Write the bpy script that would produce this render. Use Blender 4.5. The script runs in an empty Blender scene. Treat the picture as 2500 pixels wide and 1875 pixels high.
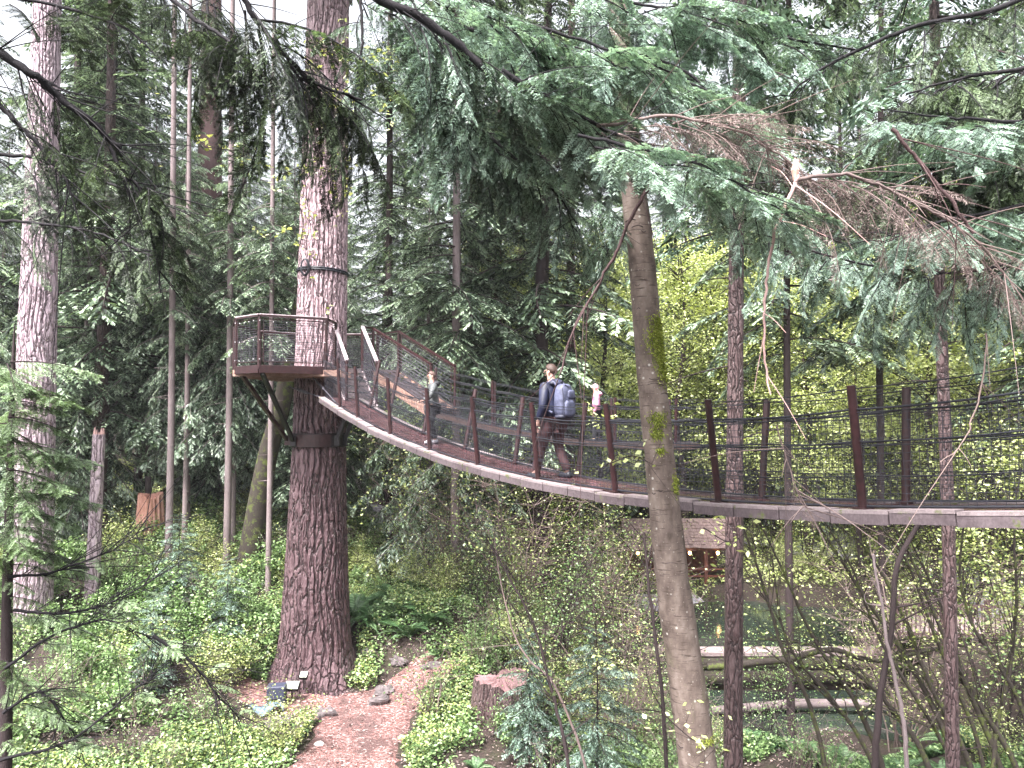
import bpy, math, random
import numpy as np
from mathutils import Vector
SC = bpy.context.scene
COL = SC.collection
R = math.radians
# ------------------------------------------------------------------ camera, sky, light, exposure
PITCH = R(2.0)
cam = bpy.data.cameras.new("camera"); cam.sensor_width = 36; cam.lens = 36*1850/2500; cam.clip_start = 0.05; cam.clip_end = 2000
co = bpy.data.objects.new("camera", cam); COL.objects.link(co); co.rotation_euler = (math.pi/2+PITCH, 0, 0)
SC.camera = co
W = bpy.data.worlds.new("World"); SC.world = W; W.use_nodes = True
nt = W.node_tree; nt.nodes.clear()
sky = nt.nodes.new('ShaderNodeTexSky'); sky.sky_type = 'NISHITA'; sky.sun_disc = False
sky.sun_elevation = R(58); sky.sun_rotation = R(215); sky.dust_density = 6; sky.air_density = 1.0; sky.ozone_density = 1
hs = nt.nodes.new('ShaderNodeHueSaturation'); hs.inputs['Saturation'].default_value = 0.22
bg = nt.nodes.new('ShaderNodeBackground'); bg.inputs['Strength'].default_value = 0.11
wo = nt.nodes.new('ShaderNodeOutputWorld')
nt.links.new(sky.outputs[0], hs.inputs['Color']); nt.links.new(hs.outputs[0], bg.inputs[0]); nt.links.new(bg.outputs[0], wo.inputs[0])
sl = bpy.data.lights.new("sun", 'SUN'); sl.energy = 2.0; sl.angle = R(12); sl.color = (1.0, 0.955, 0.93)
so = bpy.data.objects.new("sun", sl); COL.objects.link(so)
# light falls from behind the camera, a little from the left
sd = Vector((math.sin(R(215))*math.cos(R(58)), math.cos(R(215))*math.cos(R(58)), math.sin(R(58))))
so.rotation_euler = sd.to_track_quat('Z', 'Y').to_euler()
SC.view_settings.view_transform = 'Standard'; SC.view_settings.look = 'None'; SC.view_settings.gamma = 1
SC.view_settings.use_curve_mapping = False
SC.view_settings.exposure = 2.45
SC.cycles.max_bounces = 6; SC.cycles.diffuse_bounces = 2; SC.cycles.transmission_bounces = 3; SC.cycles.glossy_bounces = 2

def at(x, y, Y):
    """picture point (2212 px wide reading of the photo) at depth Y -> world point"""
    k = 2500/2212
    cx = (x*k-1250)/1850; cy = (937.5-y*k)/1850
    dy = math.cos(PITCH)-math.sin(PITCH)*cy; dz = math.sin(PITCH)+math.cos(PITCH)*cy
    s = Y/dy
    return np.array([cx*s, Y, dz*s])

# ------------------------------------------------------------------ materials
def nodes(name):
    m = bpy.data.materials.new(name); m.use_nodes = True; t = m.node_tree; t.nodes.clear()
    o = t.nodes.new('ShaderNodeOutputMaterial'); p = t.nodes.new('ShaderNodeBsdfPrincipled')
    t.links.new(p.outputs[0], o.inputs[0])
    return m, t, p, o
def coords(t, scale=(1, 1, 1)):
    c = t.nodes.new('ShaderNodeTexCoord'); mp = t.nodes.new('ShaderNodeMapping'); mp.inputs['Scale'].default_value = scale
    t.links.new(c.outputs['Object'], mp.inputs[0]); return mp.outputs[0]
def ramp(t, fac, stops):
    r = t.nodes.new('ShaderNodeValToRGB'); t.links.new(fac, r.inputs[0])
    e = r.color_ramp.elements
    while len(e) < len(stops): e.new(0.5)
    for el, (p, c) in zip(e, stops): el.position = p; el.color = (*c, 1)
    return r.outputs[0]
def noise(t, vec, scale, detail=5, rough=0.6, dist=0):
    n = t.nodes.new('ShaderNodeTexNoise'); n.inputs['Scale'].default_value = scale; n.inputs['Detail'].default_value = detail
    n.inputs['Roughness'].default_value = rough; n.inputs['Distortion'].default_value = dist
    t.links.new(vec, n.inputs['Vector']); return n.outputs['Fac']
def bump(t, p, h, strength, dist):
    b = t.nodes.new('ShaderNodeBump'); b.inputs['Strength'].default_value = strength; b.inputs['Distance'].default_value = dist
    t.links.new(h, b.inputs['Height']); t.links.new(b.outputs[0], p.inputs['Normal'])
def mixc(t, f, a, b, mode='MIX'):
    m = t.nodes.new('ShaderNodeMix'); m.data_type = 'RGBA'; m.blend_type = mode
    for s, v in ((m.inputs[0], f), (m.inputs[6], a), (m.inputs[7], b)):
        if hasattr(v, 'links') or hasattr(v, 'is_linked'): t.links.new(v, s)
        elif isinstance(v, (int, float)): s.default_value = v
        else: s.default_value = (*v, 1)
    return m.outputs[2]
def M_plain(name, c1, c2=None, scale=20, rough=0.6, metal=0, bmp=0.1, stretch=(1, 1, 1), spec=0.5):
    m, t, p, o = nodes(name); v = coords(t, stretch)
    c2 = c2 or tuple(x*0.6 for x in c1)
    n = noise(t, v, scale)
    t.links.new(ramp(t, n, [(0.35, c2), (0.65, c1)]), p.inputs['Base Color'])
    p.inputs['Roughness'].default_value = rough; p.inputs['Metallic'].default_value = metal
    p.inputs['Specular IOR Level'].default_value = spec
    if bmp: bump(t, p, n, bmp, 0.02)
    return m
def M_bark(name, dark, mid, light, sc=9, stretch=0.16, b=1.0, dist=0.05, moss=0.0):
    m, t, p, o = nodes(name); v = coords(t, (1, 1, stretch))
    n1 = noise(t, v, sc, 6, 0.65, 0.6); n2 = noise(t, coords(t, (1, 1, 0.6)), sc*4, 4, 0.6); n3 = noise(t, coords(t), 0.9, 3)
    c = ramp(t, n1, [(0.30, dark), (0.45, mid), (0.66, light)])
    c = mixc(t, 0.55, c, ramp(t, n2, [(0.3, tuple(x*0.55 for x in mid)), (0.7, tuple(min(1, x*1.25) for x in light))]))
    c = mixc(t, 0.5, c, ramp(t, n3, [(0.35, mid), (0.65, light)]))
    if moss:
        g = ramp(t, noise(t, coords(t), 4.5, 6, 0.75), [(0.62-moss, (0, 0, 0)), (0.70-moss, (1, 1, 1))])
        c = mixc(t, g, c, mixc(t, n2, (0.04, 0.055, 0.012), (0.14, 0.165, 0.05)))
    t.links.new(c, p.inputs['Base Color']); p.inputs['Roughness'].default_value = 0.85
    p.inputs['Specular IOR Level'].default_value = 0.25
    a = t.nodes.new('ShaderNodeMath'); a.operation = 'MULTIPLY_ADD'; t.links.new(n2, a.inputs[0]); a.inputs[1].default_value = 0.35; t.links.new(n1, a.inputs[2])
    bump(t, p, a.outputs[0], b, dist)
    return m
def M_leaf(name, stops, rough=0.45, trans=0.3, spec=0.5, var=0.35, tint=(1.0, 1.1, 0.6)):
    """stops: colour ramp over the per-leaf 'tone'"""
    m, t, p, o = nodes(name)
    a = t.nodes.new('ShaderNodeAttribute'); a.attribute_name = 'tone'
    c = ramp(t, a.outputs['Fac'], stops)
    n = noise(t, coords(t), 0.8, 2)
    c = mixc(t, ramp(t, n, [(0.4, (0, 0, 0)), (0.65, (var, var, var))]), c, mixc(t, 1.0, c, (1.7, 1.65, 1.4), 'MULTIPLY'))
    t.links.new(c, p.inputs['Base Color']); p.inputs['Roughness'].default_value = rough
    p.inputs['Specular IOR Level'].default_value = spec
    tr = t.nodes.new('ShaderNodeBsdfTranslucent'); ms = t.nodes.new('ShaderNodeMixShader'); ms.inputs[0].default_value = trans
    t.links.new(mixc(t, 1.0, c, tint, 'MULTIPLY'), tr.inputs[0])
    t.links.new(p.outputs[0], ms.inputs[1]); t.links.new(tr.outputs[0], ms.inputs[2]); t.links.new(ms.outputs[0], o.inputs[0])
    return m

MAT = {}
def M_furrow(name, plate_hi, plate_lo, crack, wet_shade=None, zsplit=None, vs=6.5, bd=0.07):
    m, t, p, o = nodes(name)
    v1 = t.nodes.new('ShaderNodeTexVoronoi'); v1.feature = 'DISTANCE_TO_EDGE'; v1.inputs['Scale'].default_value = vs; v1.inputs['Randomness'].default_value = 1
    mp = coords(t, (1, 1, 0.17)); nz = t.nodes.new('ShaderNodeTexNoise'); nz.inputs['Scale'].default_value = 3.5; nz.inputs['Detail'].default_value = 5; t.links.new(coords(t, (1, 1, .5)), nz.inputs['Vector'])
    ad = t.nodes.new('ShaderNodeMix'); ad.data_type = 'RGBA'; ad.blend_type = 'LINEAR_LIGHT'; ad.inputs[0].default_value = 0.14; t.links.new(mp, ad.inputs[6]); t.links.new(nz.outputs['Color'], ad.inputs[7])
    t.links.new(ad.outputs[2], v1.inputs['Vector'])
    n1 = noise(t, coords(t, (1, 1, 0.35)), 24, 6, 0.7, 0.4); n2 = noise(t, coords(t), 1.1, 3)
    pl = ramp(t, n1, [(0.3, crack), (0.45, plate_lo), (0.62, plate_hi)])
    pl = mixc(t, 0.35, pl, ramp(t, n2, [(0.35, plate_lo), (0.65, plate_hi)]))
    c = mixc(t, ramp(t, v1.outputs['Distance'], [(0.01, (1, 1, 1)), (0.055, (0, 0, 0))]), pl, crack)
    if wet_shade:
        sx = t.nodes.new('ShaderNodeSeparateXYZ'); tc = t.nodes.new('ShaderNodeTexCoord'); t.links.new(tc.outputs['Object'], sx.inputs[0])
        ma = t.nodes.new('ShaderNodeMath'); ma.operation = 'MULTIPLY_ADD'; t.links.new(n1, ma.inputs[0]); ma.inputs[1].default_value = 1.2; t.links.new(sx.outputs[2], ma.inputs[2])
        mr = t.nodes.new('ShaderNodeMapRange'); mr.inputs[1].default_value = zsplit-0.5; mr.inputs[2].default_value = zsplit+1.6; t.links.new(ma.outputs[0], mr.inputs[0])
        c = mixc(t, mr.outputs[0], mixc(t, 1.0, c, wet_shade, 'MULTIPLY'), c)  # below the split: damp bark plus the platform's shade put into the colour
    t.links.new(c, p.inputs['Base Color']); p.inputs['Roughness'].default_value = 0.55; p.inputs['Specular IOR Level'].default_value = 0.55
    r2 = ramp(t, v1.outputs['Distance'], [(0.0, (0, 0, 0)), (0.16, (1, 1, 1))])
    a = t.nodes.new('ShaderNodeMath'); a.operation = 'MULTIPLY_ADD'; t.links.new(n1, a.inputs[0]); a.inputs[1].default_value = 0.6; t.links.new(r2, a.inputs[2])
    bump(t, p, a.outputs[0], 1.0, bd); return m
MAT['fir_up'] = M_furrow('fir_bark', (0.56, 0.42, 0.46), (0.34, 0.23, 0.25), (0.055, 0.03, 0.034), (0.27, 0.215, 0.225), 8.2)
MAT['fir_pale'] = M_furrow('pale_fir_bark', (0.62, 0.49, 0.55), (0.45, 0.34, 0.39), (0.13, 0.085, 0.10))
MAT['red_bark'] = M_bark('red_bark', (0.018, 0.010, 0.011), (0.068, 0.038, 0.038), (0.135, 0.088, 0.09), 30, 0.16, 1.0, 0.02)
MAT['post_bark'] = M_furrow('scaly_red_bark', (0.17, 0.115, 0.118), (0.075, 0.042, 0.043), (0.018, 0.010, 0.011), vs=15, bd=.025)
MAT['black_bark'] = M_bark('wet_black_bark', (0.002, 0.002, 0.003), (0.007, 0.006, 0.008), (0.03, 0.026, 0.03), 30, 0.3, 0.9, 0.01)
MAT['dark_bark'] = M_bark('dark_bark', (0.008, 0.006, 0.006), (0.024, 0.017, 0.018), (0.06, 0.043, 0.045), 30, 0.2, 0.9, 0.015)
MAT['grey_bark'] = M_bark('grey_bark', (0.045, 0.033, 0.034), (0.14, 0.105, 0.108), (0.30, 0.245, 0.25), 24, 0.3, 0.9, 0.015)
MAT['mossy_bark'] = M_bark('mossy_bark', (0.010, 0.008, 0.008), (0.028, 0.021, 0.019), (0.07, 0.058, 0.05), 24, 0.25, 0.9, 0.02, moss=0.10)
MAT['rot'] = M_bark('rotten_wood', (0.05, 0.025, 0.025), (0.22, 0.12, 0.12), (0.40, 0.26, 0.27), 14, 1.0, 0.8, 0.03)
MAT['pink_wood'] = M_bark('peeled_wood', (0.22, 0.10, 0.09), (0.45, 0.26, 0.24), (0.62, 0.42, 0.40), 14, 0.15, 0.6, 0.01)
MAT['orange_wood'] = M_bark('fresh_wood', (0.30, 0.10, 0.08), (0.52, 0.24, 0.18), (0.70, 0.42, 0.36), 10, 0.2, 0.7, 0.02)
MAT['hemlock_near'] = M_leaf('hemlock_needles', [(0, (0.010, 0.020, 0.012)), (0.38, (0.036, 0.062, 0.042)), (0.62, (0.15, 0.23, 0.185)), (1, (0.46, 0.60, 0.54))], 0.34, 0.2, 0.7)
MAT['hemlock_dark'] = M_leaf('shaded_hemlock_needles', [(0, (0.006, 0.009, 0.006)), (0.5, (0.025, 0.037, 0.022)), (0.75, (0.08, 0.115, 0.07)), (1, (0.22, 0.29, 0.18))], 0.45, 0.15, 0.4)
MAT['hemlock_far'] = M_leaf('conifer_needles', [(0, (0.008, 0.015, 0.009)), (0.38, (0.033, 0.052, 0.034)), (0.62, (0.15, 0.215, 0.145)), (1, (0.46, 0.56, 0.43))], 0.38, 0.2, 0.65)
MAT['cedar'] = M_leaf('cedar_sprays', [(0, (0.014, 0.026, 0.016)), (0.35, (0.05, 0.08, 0.053)), (0.58, (0.23, 0.31, 0.23)), (1, (0.60, 0.70, 0.60))], 0.34, 0.22, 0.7)
MAT['lime'] = M_leaf('spring_leaves', [(0, (0.022, 0.036, 0.01)), (0.38, (0.08, 0.115, 0.032)), (0.56, (0.40, 0.47, 0.17)), (1, (0.82, 0.87, 0.52))], 0.4, 0.28, 0.5, 0.3, (1.0, 1.0, 0.4))
MAT['green'] = M_leaf('green_leaves', [(0, (0.012, 0.026, 0.008)), (0.38, (0.05, 0.09, 0.03)), (0.6, (0.20, 0.32, 0.12)), (1, (0.52, 0.66, 0.38))], 0.38, 0.25, 0.55)
MAT['fern'] = M_leaf('fern_fronds', [(0, (0.02, 0.05, 0.018)), (0.5, (0.08, 0.16, 0.065)), (1, (0.32, 0.46, 0.27))], 0.4, 0.25, 0.5)
MAT['moss'] = M_leaf('moss', [(0, (0.07, 0.09, 0.018)), (0.6, (0.21, 0.25, 0.045)), (1, (0.40, 0.43, 0.12))], 0.9, 0.2, 0.1)
MAT['dead'] = M_leaf('dead_twigs', [(0, (0.07, 0.05, 0.048)), (0.6, (0.22, 0.165, 0.16)), (1, (0.46, 0.37, 0.36))], 0.8, 0.1, 0.2, 0.3, (1, 1, 1))
MAT['steel'] = M_plain('brown_painted_steel', (0.042, 0.016, 0.018), (0.020, 0.009, 0.010), 12, 0.36, 0.0, 0.05)
MAT['black_steel'] = M_plain('dark_steel', (0.018, 0.015, 0.018), (0.008, 0.007, 0.008), 12, 0.5, 0.2, 0.05)
MAT['cable'] = M_plain('steel_cable', (0.16, 0.15, 0.18), (0.05, 0.045, 0.06), 60, 0.4, 0.5, 0.1)
MAT['black_cable'] = M_plain('black_cable', (0.016, 0.017, 0.026), (0.01, 0.01, 0.014), 40, 0.45, 0, 0.1)
MAT['net'] = M_plain('net_cord', (0.03, 0.03, 0.045), (0.015, 0.015, 0.02), 30, 0.6, 0, 0)
MAT['deck'] = M_plain('wet_deck_boards', (0.12, 0.058, 0.062), (0.05, 0.022, 0.025), 6, 0.2, 0, 0.15, (1, 1, 1), 0.6)
MAT['grey_wood'] = M_bark('weathered_timber', (0.05, 0.04, 0.04), (0.14, 0.11, 0.115), (0.29, 0.24, 0.25), 14, 1.0, 0.5, 0.01, moss=0.05)
MAT['fascia'] = M_bark('stained_fascia', (0.022, 0.016, 0.018), (0.055, 0.040, 0.045), (0.15, 0.12, 0.13), 11, 1.0, 0.5, 0.01, moss=0.03)
MAT['pale_wood'] = M_plain('pale_handrail_wood', (0.62, 0.53, 0.55), (0.40, 0.32, 0.34), 14, 0.5, 0, 0.1)
MAT['tan_wood'] = M_plain('tan_boards', (0.42, 0.27, 0.22), (0.25, 0.14, 0.11), 8, 0.5, 0, 0.1)
MAT['dark_wood'] = M_plain('dark_wet_wood', (0.07, 0.038, 0.034), (0.03, 0.017, 0.015), 9, 0.6, 0, 0.3)
MAT['skin'] = M_plain('skin', (0.56, 0.34, 0.28), (0.50, 0.29, 0.24), 8, 0.5, 0, 0)
MAT['hair'] = M_plain('brown_hair', (0.075, 0.040, 0.030), (0.035, 0.02, 0.016), 60, 0.6, 0, 0.3)
MAT['hair_light'] = M_plain('light_hair', (0.16, 0.095, 0.08), (0.07, 0.04, 0.035), 60, 0.6, 0, 0.3)
MAT['navy'] = M_plain('navy_cloth', (0.018, 0.022, 0.062), (0.006, 0.007, 0.020), 7, 0.55, 0, 0.6)
MAT['trousers'] = M_plain('brown_red_cloth', (0.085, 0.038, 0.043), (0.035, 0.014, 0.017), 8, 0.8, 0, 0.6)
MAT['shoe'] = M_plain('dark_shoe', (0.022, 0.022, 0.035), (0.01, 0.01, 0.015), 20, 0.5, 0, 0.1)
MAT['white_shoe'] = M_plain('white_shoe', (0.6, 0.58, 0.62), (0.2, 0.2, 0.25), 20, 0.5, 0, 0.1)
MAT['pack'] = M_plain('grey_blue_pack', (0.12, 0.13, 0.21), (0.05, 0.053, 0.095), 12, 0.6, 0, 0.3)
MAT['pack_dark'] = M_plain('dark_pack_trim', (0.04, 0.042, 0.07), (0.02, 0.02, 0.035), 20, 0.6, 0, 0.2)
MAT['greyjacket'] = M_plain('grey_jacket', (0.16, 0.17, 0.175), (0.015, 0.016, 0.018), 4.5, 0.6, 0, 0.5)
MAT['black_cloth'] = M_plain('black_cloth', (0.022, 0.022, 0.028), (0.012, 0.012, 0.016), 10, 0.7, 0, 0.4)
MAT['pink'] = M_plain('pink_jacket', (0.78, 0.36, 0.50), (0.66, 0.25, 0.40), 6, 0.6, 0, 0.3)
MAT['pinkhat'] = M_plain('pale_pink_hat', (0.75, 0.5, 0.55), (0.6, 0.38, 0.44), 20, 0.8, 0, 0.3)
MAT['blue'] = M_plain('blue_jacket', (0.10, 0.22, 0.5), (0.06, 0.13, 0.33), 6, 0.6, 0, 0.3)
MAT['orange'] = M_plain('orange_paint', (0.75, 0.24, 0.06), (0.55, 0.15, 0.04), 6, 0.6, 0, 0.1)
MAT['rock'] = M_plain('grey_rock', (0.17, 0.14, 0.145), (0.055, 0.045, 0.045), 7, 0.85, 0, 1.0)
MAT['white_rock'] = M_plain('white_rock', (0.7, 0.68, 0.66), (0.5, 0.47, 0.45), 9, 0.8, 0, 0.4)
MAT['lamp_glass'] = M_plain('pale_lamp_face', (0.72, 0.76, 0.66), (0.6, 0.64, 0.55), 5, 0.35, 0, 0)
MAT['fabric'] = M_plain('blue_grey_sheet', (0.14, 0.20, 0.24), (0.07, 0.10, 0.13), 7, 0.6, 0, 0.5)
MAT['speaker'] = M_plain('slate_box', (0.045, 0.05, 0.085), (0.028, 0.03, 0.055), 30, 0.6, 0, 0.2)
MAT['shingle'] = M_plain('cedar_shingle', (0.27, 0.19, 0.185), (0.11, 0.07, 0.07), 9, 0.7, 0, 0.5)
MAT['cabin_wood'] = M_plain('cabin_boards', (0.17, 0.055, 0.035), (0.07, 0.022, 0.016), 6, 0.7, 0, 0.3)
MAT['path_grey'] = M_plain('grey_gravel_path', (0.40, 0.37, 0.43), (0.27, 0.25, 0.29), 3, 0.9, 0, 0.3)
MAT['boardwalk'] = M_plain('pink_grey_boards', (0.42, 0.33, 0.34), (0.24, 0.18, 0.18), 5, 0.6, 0, 0.3)
def M_emit(name, c, s):
    m, t, p, o = nodes(name); p.inputs['Emission Color'].default_value = (*c, 1); p.inputs['Emission Strength'].default_value = s
    p.inputs['Base Color'].default_value = (*c, 1); return m
MAT['lantern'] = M_emit('lit_lantern', (1.0, 0.62, 0.25), 6)
MAT['bulb'] = M_plain('clear_bulb', (0.8, 0.78, 0.8), (0.7, 0.68, 0.7), 9, 0.2, 0, 0)
def M_alder():
    m, t, p, o = nodes('alder_bark')
    n = noise(t, coords(t, (1, 1, 0.5)), 8, 6, 0.6); n2 = noise(t, coords(t, (2, 2, 22)), 3, 4, 0.6, 0.2)
    c = ramp(t, n, [(0.3, (0.075, 0.055, 0.047)), (0.5, (0.155, 0.118, 0.102)), (0.7, (0.25, 0.20, 0.175))])
    c = mixc(t, ramp(t, n2, [(0.34, (0.9, 0.9, 0.9)), (0.42, (0, 0, 0))]), c, (0.055, 0.038, 0.032))
    vo = t.nodes.new('ShaderNodeTexVoronoi'); vo.inputs['Scale'].default_value = 9; vo.inputs['Randomness'].default_value = 1
    t.links.new(coords(t), vo.inputs['Vector'])
    c = mixc(t, ramp(t, vo.outputs['Distance'], [(0.07, (0.9, 0.9, 0.9)), (0.15, (0, 0, 0))]), c, (0.5, 0.47, 0.43))
    vo2 = t.nodes.new('ShaderNodeTexVoronoi'); vo2.inputs['Scale'].default_value = 26; t.links.new(coords(t), vo2.inputs['Vector'])
    c = mixc(t, ramp(t, vo2.outputs['Distance'], [(0.06, (.8, .8, .8)), (0.16, (0, 0, 0))]), c, (0.33, 0.29, 0.26))
    g = ramp(t, noise(t, coords(t, (1, 1, 0.6)), 1.7, 6, 0.75), [(0.60, (0, 0, 0)), (0.74, (0.5, 0.5, 0.5))])
    c = mixc(t, g, c, (0.13, 0.14, 0.06))
    t.links.new(c, p.inputs['Base Color']); p.inputs['Roughness'].default_value = 0.75; p.inputs['Specular IOR Level'].default_value = 0.3
    bump(t, p, n2, 0.5, 0.01); return m
MAT['alder'] = M_alder()
def M_ground():
    m, t, p, o = nodes('forest_floor')
    n = noise(t, coords(t), 1.3, 6, 0.65); n2 = noise(t, coords(t), 14, 5, 0.7)
    c = ramp(t, n, [(0.3, (0.014, 0.010, 0.008)), (0.5, (0.034, 0.023, 0.019)), (0.62, (0.03, 0.038, 0.011)), (0.75, (0.05, 0.034, 0.028))])
    c = mixc(t, 0.5, c, ramp(t, n2, [(0.35, (0.009, 0.006, 0.005)), (0.65, (0.07, 0.043, 0.037))]))
    t.links.new(c, p.inputs['Base Color']); p.inputs['Roughness'].default_value = 0.9; bump(t, p, n2, 0.8, 0.06); return m
MAT['ground'] = M_ground()
def M_chips():
    m, t, p, o = nodes('bark_mulch')
    v1 = t.nodes.new('ShaderNodeTexVoronoi'); v1.inputs['Scale'].default_value = 24; v1.inputs['Randomness'].default_value = 1
    t.links.new(coords(t, (1, 1.6, 1)), v1.inputs['Vector'])
    sp = t.nodes.new('ShaderNodeSeparateColor'); t.links.new(v1.outputs['Color'], sp.inputs[0])
    c = ramp(t, sp.outputs[0], [(0, (0.05, 0.022, 0.02)), (0.4, (0.17, 0.078, 0.07)), (0.75, (0.30, 0.15, 0.14)), (1, (0.50, 0.32, 0.31))])
    c = mixc(t, ramp(t, noise(t, coords(t), 1.3, 6, .7), [(0.45, (0, 0, 0)), (0.6, (0.85, 0.85, 0.85))]), c, (0.075, 0.042, 0.04))
    t.links.new(c, p.inputs['Base Color']); p.inputs['Roughness'].default_value = 0.8
    bump(t, p, v1.outputs['Distance'], 0.6, 0.04); return m
MAT['chips'] = M_chips()
def M_water():
    m, t, p, o = nodes('pond_water')
    p.inputs['Base Color'].default_value = (0.03, 0.042, 0.033, 1); p.inputs['Roughness'].default_value = 0.06
    bump(t, p, noise(t, coords(t), 3, 3), 0.12, 0.05); return m
MAT['water'] = M_water()

# ------------------------------------------------------------------ mesh helpers
ORG = {}
class MB:
    def __init__(s): s.V = []; s.F = []; s.T = []; s.n = 0
    def add(s, v, f, tone=0.5):
        v = np.asarray(v, float).reshape(-1, 3); f = np.asarray(f, int)
        s.V.append(v); s.F.append(f+s.n); s.n += len(v)
        s.T.append(np.full(len(f), tone, float) if np.isscalar(tone) else np.asarray(tone, float))
    def quads(s, q, tone=0.5):
        q = np.asarray(q, float); n = len(q)
        if n: s.add(q.reshape(-1, 3), np.arange(n*4).reshape(n, 4), tone)
    def tube(s, pts, rad, n=6, tone=0.5, cap=True):
        P = np.asarray(pts, float); m = len(P)
        r = np.full(m, rad, float) if np.isscalar(rad) else np.asarray(rad, float)
        T = np.gradient(P, axis=0); T /= np.linalg.norm(T, axis=1)[:, None]+1e-12
        up = np.array([0, 0, 1.]) if abs(T[:, 2]).mean() < 0.8 else np.array([1., 0, 0])
        A = np.cross(T, up); A /= np.linalg.norm(A, axis=1)[:, None]+1e-12; B = np.cross(T, A)
        a = np.arange(n)*2*math.pi/n
        v = P[:, None]+r[:, None, None]*(np.cos(a)[None, :, None]*A[:, None]+np.sin(a)[None, :, None]*B[:, None])
        i = np.arange(m-1)[:, None]*n; j = np.arange(n)[None]; k = (j+1) % n
        f = np.stack([i+j, i+k, i+n+k, i+n+j], -1).reshape(-1, 4)
        s.add(v.reshape(-1, 3), f, tone)
        if cap and n > 3:
            for b in (0, m-1):
                c = P[b]; ring = v[b]
                s.add(np.vstack([ring, c]), np.array([[x, (x+1) % n, n] for x in range(n)]), tone)
    def beam(s, p, q, w, h, up=(0, 0, 1), tone=0.5):
        p = np.asarray(p, float); q = np.asarray(q, float); d = q-p; d /= np.linalg.norm(d)
        u = np.asarray(up, float); a = np.cross(d, u); a /= np.linalg.norm(a); b = np.cross(a, d)
        c = [p+sa*a*w/2+sb*b*h/2 for sa, sb in ((-1, -1), (1, -1), (1, 1), (-1, 1))]; e = [x+(q-p) for x in c]
        s.add(c+e, [[0, 1, 2, 3], [7, 6, 5, 4], [0, 4, 5, 1], [1, 5, 6, 2], [2, 6, 7, 3], [3, 7, 4, 0]], tone)
    def box(s, c, d, rz=0, tone=0.5):
        c = np.asarray(c, float); u = np.array([math.cos(rz), math.sin(rz), 0])
        s.beam(c-u*d[0]/2, c+u*d[0]/2, d[1], d[2], tone=tone)
    def prism(s, poly, z0, z1):
        P = np.asarray(poly, float); n = len(P)
        v = np.vstack([np.c_[P, np.full(n, z0)], np.c_[P, np.full(n, z1)]])
        s.add(v, [[i, (i+1) % n, n+(i+1) % n, n+i] for i in range(n)])
        c = P.mean(0); v2 = np.vstack([v, [*c, z0], [*c, z1]])
        s.add(v2, [[(i+1) % n, i, 2*n] for i in range(n)]+[[n+i, n+(i+1) % n, 2*n+1] for i in range(n)])
    def blob(s, c, r, seed=0, n=12, amp=0.25, tone=0.5):
        g = np.random.default_rng(seed); u = np.linspace(0, math.pi, n); w = np.arange(2*n)*math.pi/n
        U, Wv = np.meshgrid(u, w, indexing='ij')
        d = np.stack([np.sin(U)*np.cos(Wv), np.sin(U)*np.sin(Wv), np.cos(U)], -1)
        k = 1+sum(amp/3*np.sin(d@g.normal(0, 3, 3)+g.uniform(0, 6)) for _ in range(5))
        v = np.asarray(c)+d*k[..., None]*np.asarray(r)
        m = 2*n; i = np.arange(n-1)[:, None]*m; j = np.arange(m)[None]; kk = (j+1) % m
        s.add(v.reshape(-1, 3), np.stack([i+j, i+m+j, i+m+kk, i+kk], -1).reshape(-1, 4), tone)
    def arrays(s):
        return np.vstack(s.V), s.F, s.T
    def build(s, name, mat, parent=None, smooth=False, org=None):
        me = bpy.data.meshes.new(name)
        V = np.vstack(s.V).astype(np.float32)
        o = np.array(ORG[parent.name], float) if parent is not None and parent.name in ORG else (np.array(org, float) if org is not None else np.zeros(3))
        V = V-o.astype(np.float32)
        tot = np.concatenate([np.full(len(f), f.shape[1]) for f in s.F]); lp = np.concatenate([f.ravel() for f in s.F])
        me.vertices.add(len(V)); me.vertices.foreach_set('co', V.ravel())
        me.loops.add(len(lp)); me.loops.foreach_set('vertex_index', lp.astype(np.int32))
        me.polygons.add(len(tot)); st = np.concatenate([[0], np.cumsum(tot)[:-1]])
        me.polygons.foreach_set('loop_start', st.astype(np.int32)); me.polygons.foreach_set('loop_total', tot.astype(np.int32))
        me.polygons.foreach_set('use_smooth', np.full(len(tot), smooth))
        me.update(); me.validate()
        if len(me.polygons) == len(tot):
            a = me.attributes.new('tone', 'FLOAT', 'FACE'); a.data.foreach_set('value', np.clip(np.concatenate(s.T), 0, 1).astype(np.float32))
        me.materials.append(MAT[mat] if isinstance(mat, str) else mat)
        ob = bpy.data.objects.new(name, me); COL.objects.link(ob)
        if parent is not None:
            ob.parent = parent; ORG[ob.name] = tuple(o)
        else:
            ob.location = tuple(o); ORG[ob.name] = tuple(o)
        return ob
def tag(o, label, cat, group=None):
    o['label'] = label; o['category'] = cat
    if group: o['group'] = group
    return o
def thing(name, loc, label, cat, group=None):
    o = bpy.data.objects.new(name, None); COL.objects.link(o); o.location = tuple(loc); o.empty_display_size = 0.2
    ORG[o.name] = tuple(float(x) for x in loc); return tag(o, label, cat, group)
def kind(o, k): o['kind'] = k; return o
def copy_tree(o, parent=None):
    c = o.copy(); COL.objects.link(c)
    if parent is not None: c.parent = parent
    for ch in list(o.children): copy_tree(ch, c)
    return c
def nrm(a): return a/(np.linalg.norm(a, axis=-1, keepdims=True)+1e-9)
def rhomb(P, D, N, L, Wd):
    D = nrm(D); S = nrm(np.cross(D, N)); L = np.asarray(L)[:, None]; Wd = np.asarray(Wd)[:, None]
    return np.stack([P, P+D*L*.42+S*Wd/2, P+D*L, P+D*L*.42-S*Wd/2], 1)
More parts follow.
